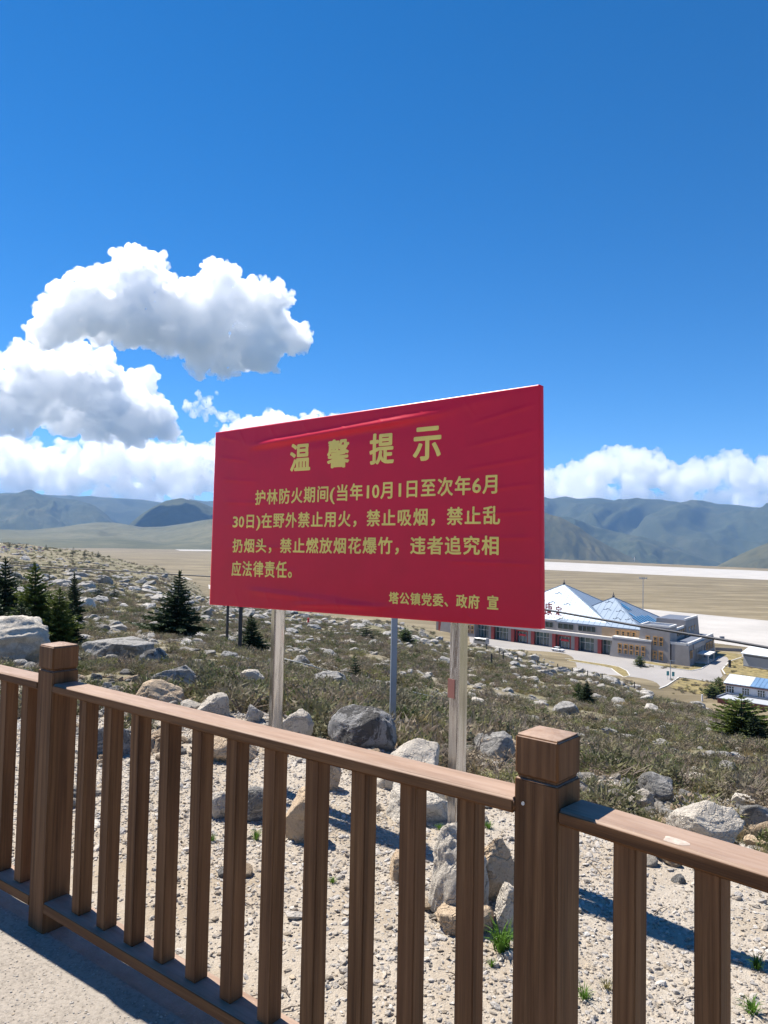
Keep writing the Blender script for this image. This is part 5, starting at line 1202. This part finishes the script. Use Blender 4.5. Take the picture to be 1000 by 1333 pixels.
# lettering
LINES = [
 ('温馨提示', None, [(255, 292, 315, 208), (360, 283, 425, 196), (480, 273, 552, 178), (603, 263, 685, 160)], .0115),
 ('护林防火期间(当年10月1日至次年6月', (156, 386, 345), (852, 352, 297), None, .0055),
 ('30日)在野外禁止用火，禁止吸烟，禁止乱', (93, 452, 413), (853, 440, 388), None, .0055),
 ('扔烟头，禁止燃放烟花爆竹，违者追究相', (92, 520, 482), (851, 527, 473), None, .0055),
 ('应法律责任。', (89, 586, 545), (283, 594, 545), None, .0055),
 ('塔公镇党委、政府 宣', (535, 664, 632), (848, 683, 643), None, .0045)]
def bpx(x, y): return bcoord(260+x/2.1739, 480+y/2.175)
_uu0 = np.array([cBL, cBR, cTR, cTL])
def st_of(u, z):
    s = (u-cBL[0])/(cBR[0]-cBL[0]); 
    for _ in range(6):
        t = (z-((1-s)*cBL[1]+s*cBR[1]))/(((1-s)*cTL[1]+s*cTR[1])-((1-s)*cBL[1]+s*cBR[1])); l = cBL[0]+(cTL[0]-cBL[0])*t; r_ = cBR[0]+(cTR[0]-cBR[0])*t; s = (u-l)/(r_-l)
    return s, t
def put_char(m, ch, u0, z0, u1, z1, bold, tight=False):
    v, f = glyph(ch)
    if tight: lo, hi = v.min(0), v.max(0)
    else: lo, hi = np.array([0.04, -.085]), np.array([.96, .845])
    if ord(ch) < 256 and not tight: lo, hi = np.array([v[:, 0].min(), -.085]), np.array([v[:, 0].max(), .845]); u0, u1 = (u0+(u1-u0)*(.28 if ch == '1' else .04), u0+(u1-u0)*(.64 if ch == '1' else .96))
    U = u0+(v[:, 0]-lo[0])/(hi[0]-lo[0])*(u1-u0); Z = z0+(v[:, 1]-lo[1])/(hi[1]-lo[1])*(z1-z0); k = 0
    offs = [(0, 0)]+[(bold*.5*math.cos(a), bold*.5*math.sin(a)*.8) for a in (0, .785, 1.57, 2.356, 3.14, 3.93, 4.71, 5.5)]
    for dx, dz in offs:
        k += 1; s, t = st_of(U+dx, Z+dz); d = relief(s, t)+.0008+k*.00012
        m.add([SP(a, b, c) for a, b, c in zip(U+dx, Z+dz, d)], f)
HALF = {'(': .42, ')': .42}
for L in LINES:
    txt, a, b, _x, bold = (L[0], L[1], L[2], None, L[-1])
    if a is None:
        for ch, (x0, y0, x1, y1) in zip(txt, b):
            p, q_ = bpx(x0, y0), bpx(x1, y1); m = MB(); put_char(m, ch, p[0]+bold*.5, p[1]+bold*.4, q_[0]-bold*.5, q_[1]-bold*.4, bold, True); m.build('character', M['yellow_ink'], sign)
    else:
        adv = [HALF.get(ch, .55 if ch.isdigit() else (.5 if ch == ' ' else 1.0)) for ch in txt]; tot = sum(adv)
        p0, p1, q0, q1 = bpx(a[0], a[1]), bpx(a[0], a[2]), bpx(b[0], b[1]), bpx(b[0], b[2]); x = 0
        for ch, w in zip(txt, adv):
            fa, fb = x/tot, (x+w)/tot; x += w
            if ch == ' ': continue
            ua, ub = p0[0]+(q0[0]-p0[0])*fa, p0[0]+(q0[0]-p0[0])*fb; gap = (ub-ua)*.07
            za, zb = p0[1]+(q0[1]-p0[1])*(fa+fb)/2, p1[1]+(q1[1]-p1[1])*(fa+fb)/2
            if ch == '1': ua += gap*3; ub -= gap*1
            m = MB(); put_char(m, ch, ua+gap, za, ub-gap, zb, bold); m.build('character', M['yellow_ink'], sign)

# ------------------------------------------------------------------ steel poles, cable, pipes
def pole(px_, py_, top, w, name, label, mat, r=None):
    p, rr = hit(px_, py_); o = empty(name, p, rnd.uniform(0, 1), label=label, cat='pole'); k = (w/FOC*rr)
    MB().box(-k/2, k/2, -k/2, k/2, -.1, top).build('shaft', M[mat], o, bevel=k*.08); MB().box(-k*.55, k*.55, -k*.55, k*.55, top+.001, top+.02).build('cap', M[mat], o); return o
pole(511, 944, 2.35, 7.5, 'steel_pole', 'slim blue grey steel pole behind the board between its two posts', 'steel_post')
pole(295.5, 833, 3.1, 3.0, 'steel_pole', 'thin dark pole at left below the board, the farther of two', 'dark_metal')
pole(312, 851, 3.0, 4.6, 'steel_pole', 'thin dark pole at left below the board, the nearer of two', 'dark_metal')
pole(401.5, 812, 1.2, 2.4, 'marker_stake', 'short red marker stake far below the board', 'red_banner')
pole(914, 913, 1.6, 1.6, 'marker_stake', 'thin white stake in dry grass before the service building', 'white_paint')
fp = sorted([(650, 853), (655, 860), (674, 864), (633, 846), (698, 857), (700, 868), (640, 866), (726, 873), (745, 878), (765, 882), (784, 886), (806, 892), (826, 896)])
for k, (x, y) in enumerate(fp):
    p, rr = hit(x, y); o = MB().box(-.09, .09, -.09, .09, -.1, 1.5).build('fence_post', M['dark_metal']); o.location = p; tag(o, 'short dark fence post above the forecourt, %s from the left' % (['first']+ORD[1:])[k], 'fence post', 'fence posts above the forecourt')
cab = [(-600, 716, 80), (-150, 727, 62), (0, 735, 52), (130, 742, 46), (275, 750.5, 40), (400, 759, 35), (500, 769, 31), (600, 781, 27.5), (706, 793, 24.5), (820, 813, 21.5), (960, 836, 18.5), (1100, 861, 16.5), (1500, 935, 14)]
tag(MB().tube([at_r(x, y, r_) for x, y, r_ in cab], [.034+.0004*r_*0 for _a, _b, r_ in cab], 6).build('overhead_cable', M['dark_metal'], smooth=True), 'black overhead cable sagging across the whole view', 'cable')
t = NT('joint'); M['joint_sleeve'] = t.bsdf((.02, .02, .022), .6)
def ground_tube(pix, rad, name, mat, label, lift=.03, cat='pipe', n=8):
    P_ = []
    for (x0, y0), (x1, y1) in zip(pix[:-1], pix[1:]):
        for k in range(n): P_.append(hit(x0+(x1-x0)*k/n, y0+(y1-y0)*k/n)[0])
    P_.append(hit(*pix[-1])[0]); P_ = [(p[0], p[1], p[2]+lift) for p in P_]
    return tag(MB().tube(P_, rad, 8).build(name, M[mat], smooth=True), label, cat)
simple('pale_pipe', (.46, .46, .44), .6)
ground_tube([(597, 924), (630, 931.5), (664, 941)], .030, 'pipe', 'pale_pipe', 'pale straight pipe end lying in scrub right of the right sign post', .14, n=2)
ground_tube([(361, 865), (400, 875), (430, 884), (456, 891)], .016, 'pipe', 'pale_pipe', 'thin pale hose crossing the grey outcrop between the sign posts', .22, n=3)
ground_tube([(524, 909), (545, 915), (577, 921)], .016, 'pipe', 'pale_pipe', 'thin pale hose in scrub left of the right sign post', .2, n=2)

# ------------------------------------------------------------------ small growth and litter on the gravel
def tuft(px_, py_, wpx, hpx, label, mat='green_grass', n=60, seed=1):
    p, rr = hit(px_, py_); w, h = wpx/FOC*rr, hpx/FOC*rr; q = random.Random(seed); m = MB()
    for i in range(n):
        a = q.uniform(0, 6.28); r0 = w*.25*q.random(); b = Vector((math.cos(a)*r0, math.sin(a)*r0, 0)); out = Vector((math.cos(a), math.sin(a), 0))*w*.5*q.uniform(.2, 1.1); hh = h*q.uniform(.45, 1.1)
        t1 = b+out*.35+Vector((0, 0, hh*.65)); t2 = b+out+Vector((0, 0, hh*q.uniform(.6, 1))); s = Vector((-math.sin(a), math.cos(a), 0))*w*.022
        m.add([b-s, b+s, t1+s*.8, t1-s*.8, t2], [(0, 1, 2, 3), (3, 2, 4)])
    o = m.build('grass_tuft', M[mat]); o.location = p; return tag(o, label, 'grass tuft')
tuft(652, 1236, 44, 34, 'bright green grass tuft left of the right fence post', n=90, seed=1)
tuft(690, 1262, 22, 16, 'small grass tuft hidden partly by the right fence post', seed=2)
tuft(276, 1096, 12, 12, 'small yellow green plant beside the balusters at left', seed=3)
tuft(333, 1094, 18, 16, 'bright green weed between two rocks below the left sign post', seed=4)
tuft(760, 1300, 26, 16, 'green grass tuft low beside the right fence post', seed=5)
tuft(790, 1288, 20, 12, 'dry tuft right of the low green tuft', 'dry_grass', seed=6)
tuft(985, 1262, 24, 18, 'yellow green weed near the right picture edge', seed=7)
tuft(640, 1258, 14, 10, 'tiny weed below the bright green tuft', seed=8)
tuft(800, 1060, 26, 14, 'dry tuft on the scrub edge behind the right handrail', 'dry_grass', seed=9)
tuft(636, 1078, 16, 9, 'small yellow tuft right of the right sign post foot', seed=10)
tuft(572, 1080, 12, 8, 'small green tuft at the foot of the right sign post', seed=11)
tuft(433, 1150, 14, 8, 'little weed on open gravel in mid fence', seed=12)
tuft(978, 1318, 30, 16, 'grass tuft in the bottom right corner', seed=13)
TW = []
for k in range(14):
    x, y = rnd.choice([(190, 1040), (300, 1180), (384, 1184), (388, 1230), (560, 1240), (620, 1290), (700, 1240), (850, 1210), (880, 1290), (960, 1230), (760, 1160), (450, 1190), (250, 1120), (350, 1300)])
    x += rnd.uniform(-30, 30); y += rnd.uniform(-20, 20); p, rr = hit(x, y); a = rnd.uniform(0, 3.14); L = rnd.uniform(.04, .13)
    o = MB().tube([(0, 0, .004), (L*.5, rnd.uniform(-.01, .01), .012), (L, 0, .005)], [.0028, .0022, .001], 5).build('twig', M['twig']); o.location = p; o.rotation_euler = (0, 0, a)
    TW.append((x, o))
for k, (x, o) in enumerate(sorted(TW, key=lambda e: e[0])):
    tag(o, 'thin dry twig on the gravel behind the fence, %s from the left' % (['first']+ORD[1:])[k], 'twig', 'dry twigs on the gravel')
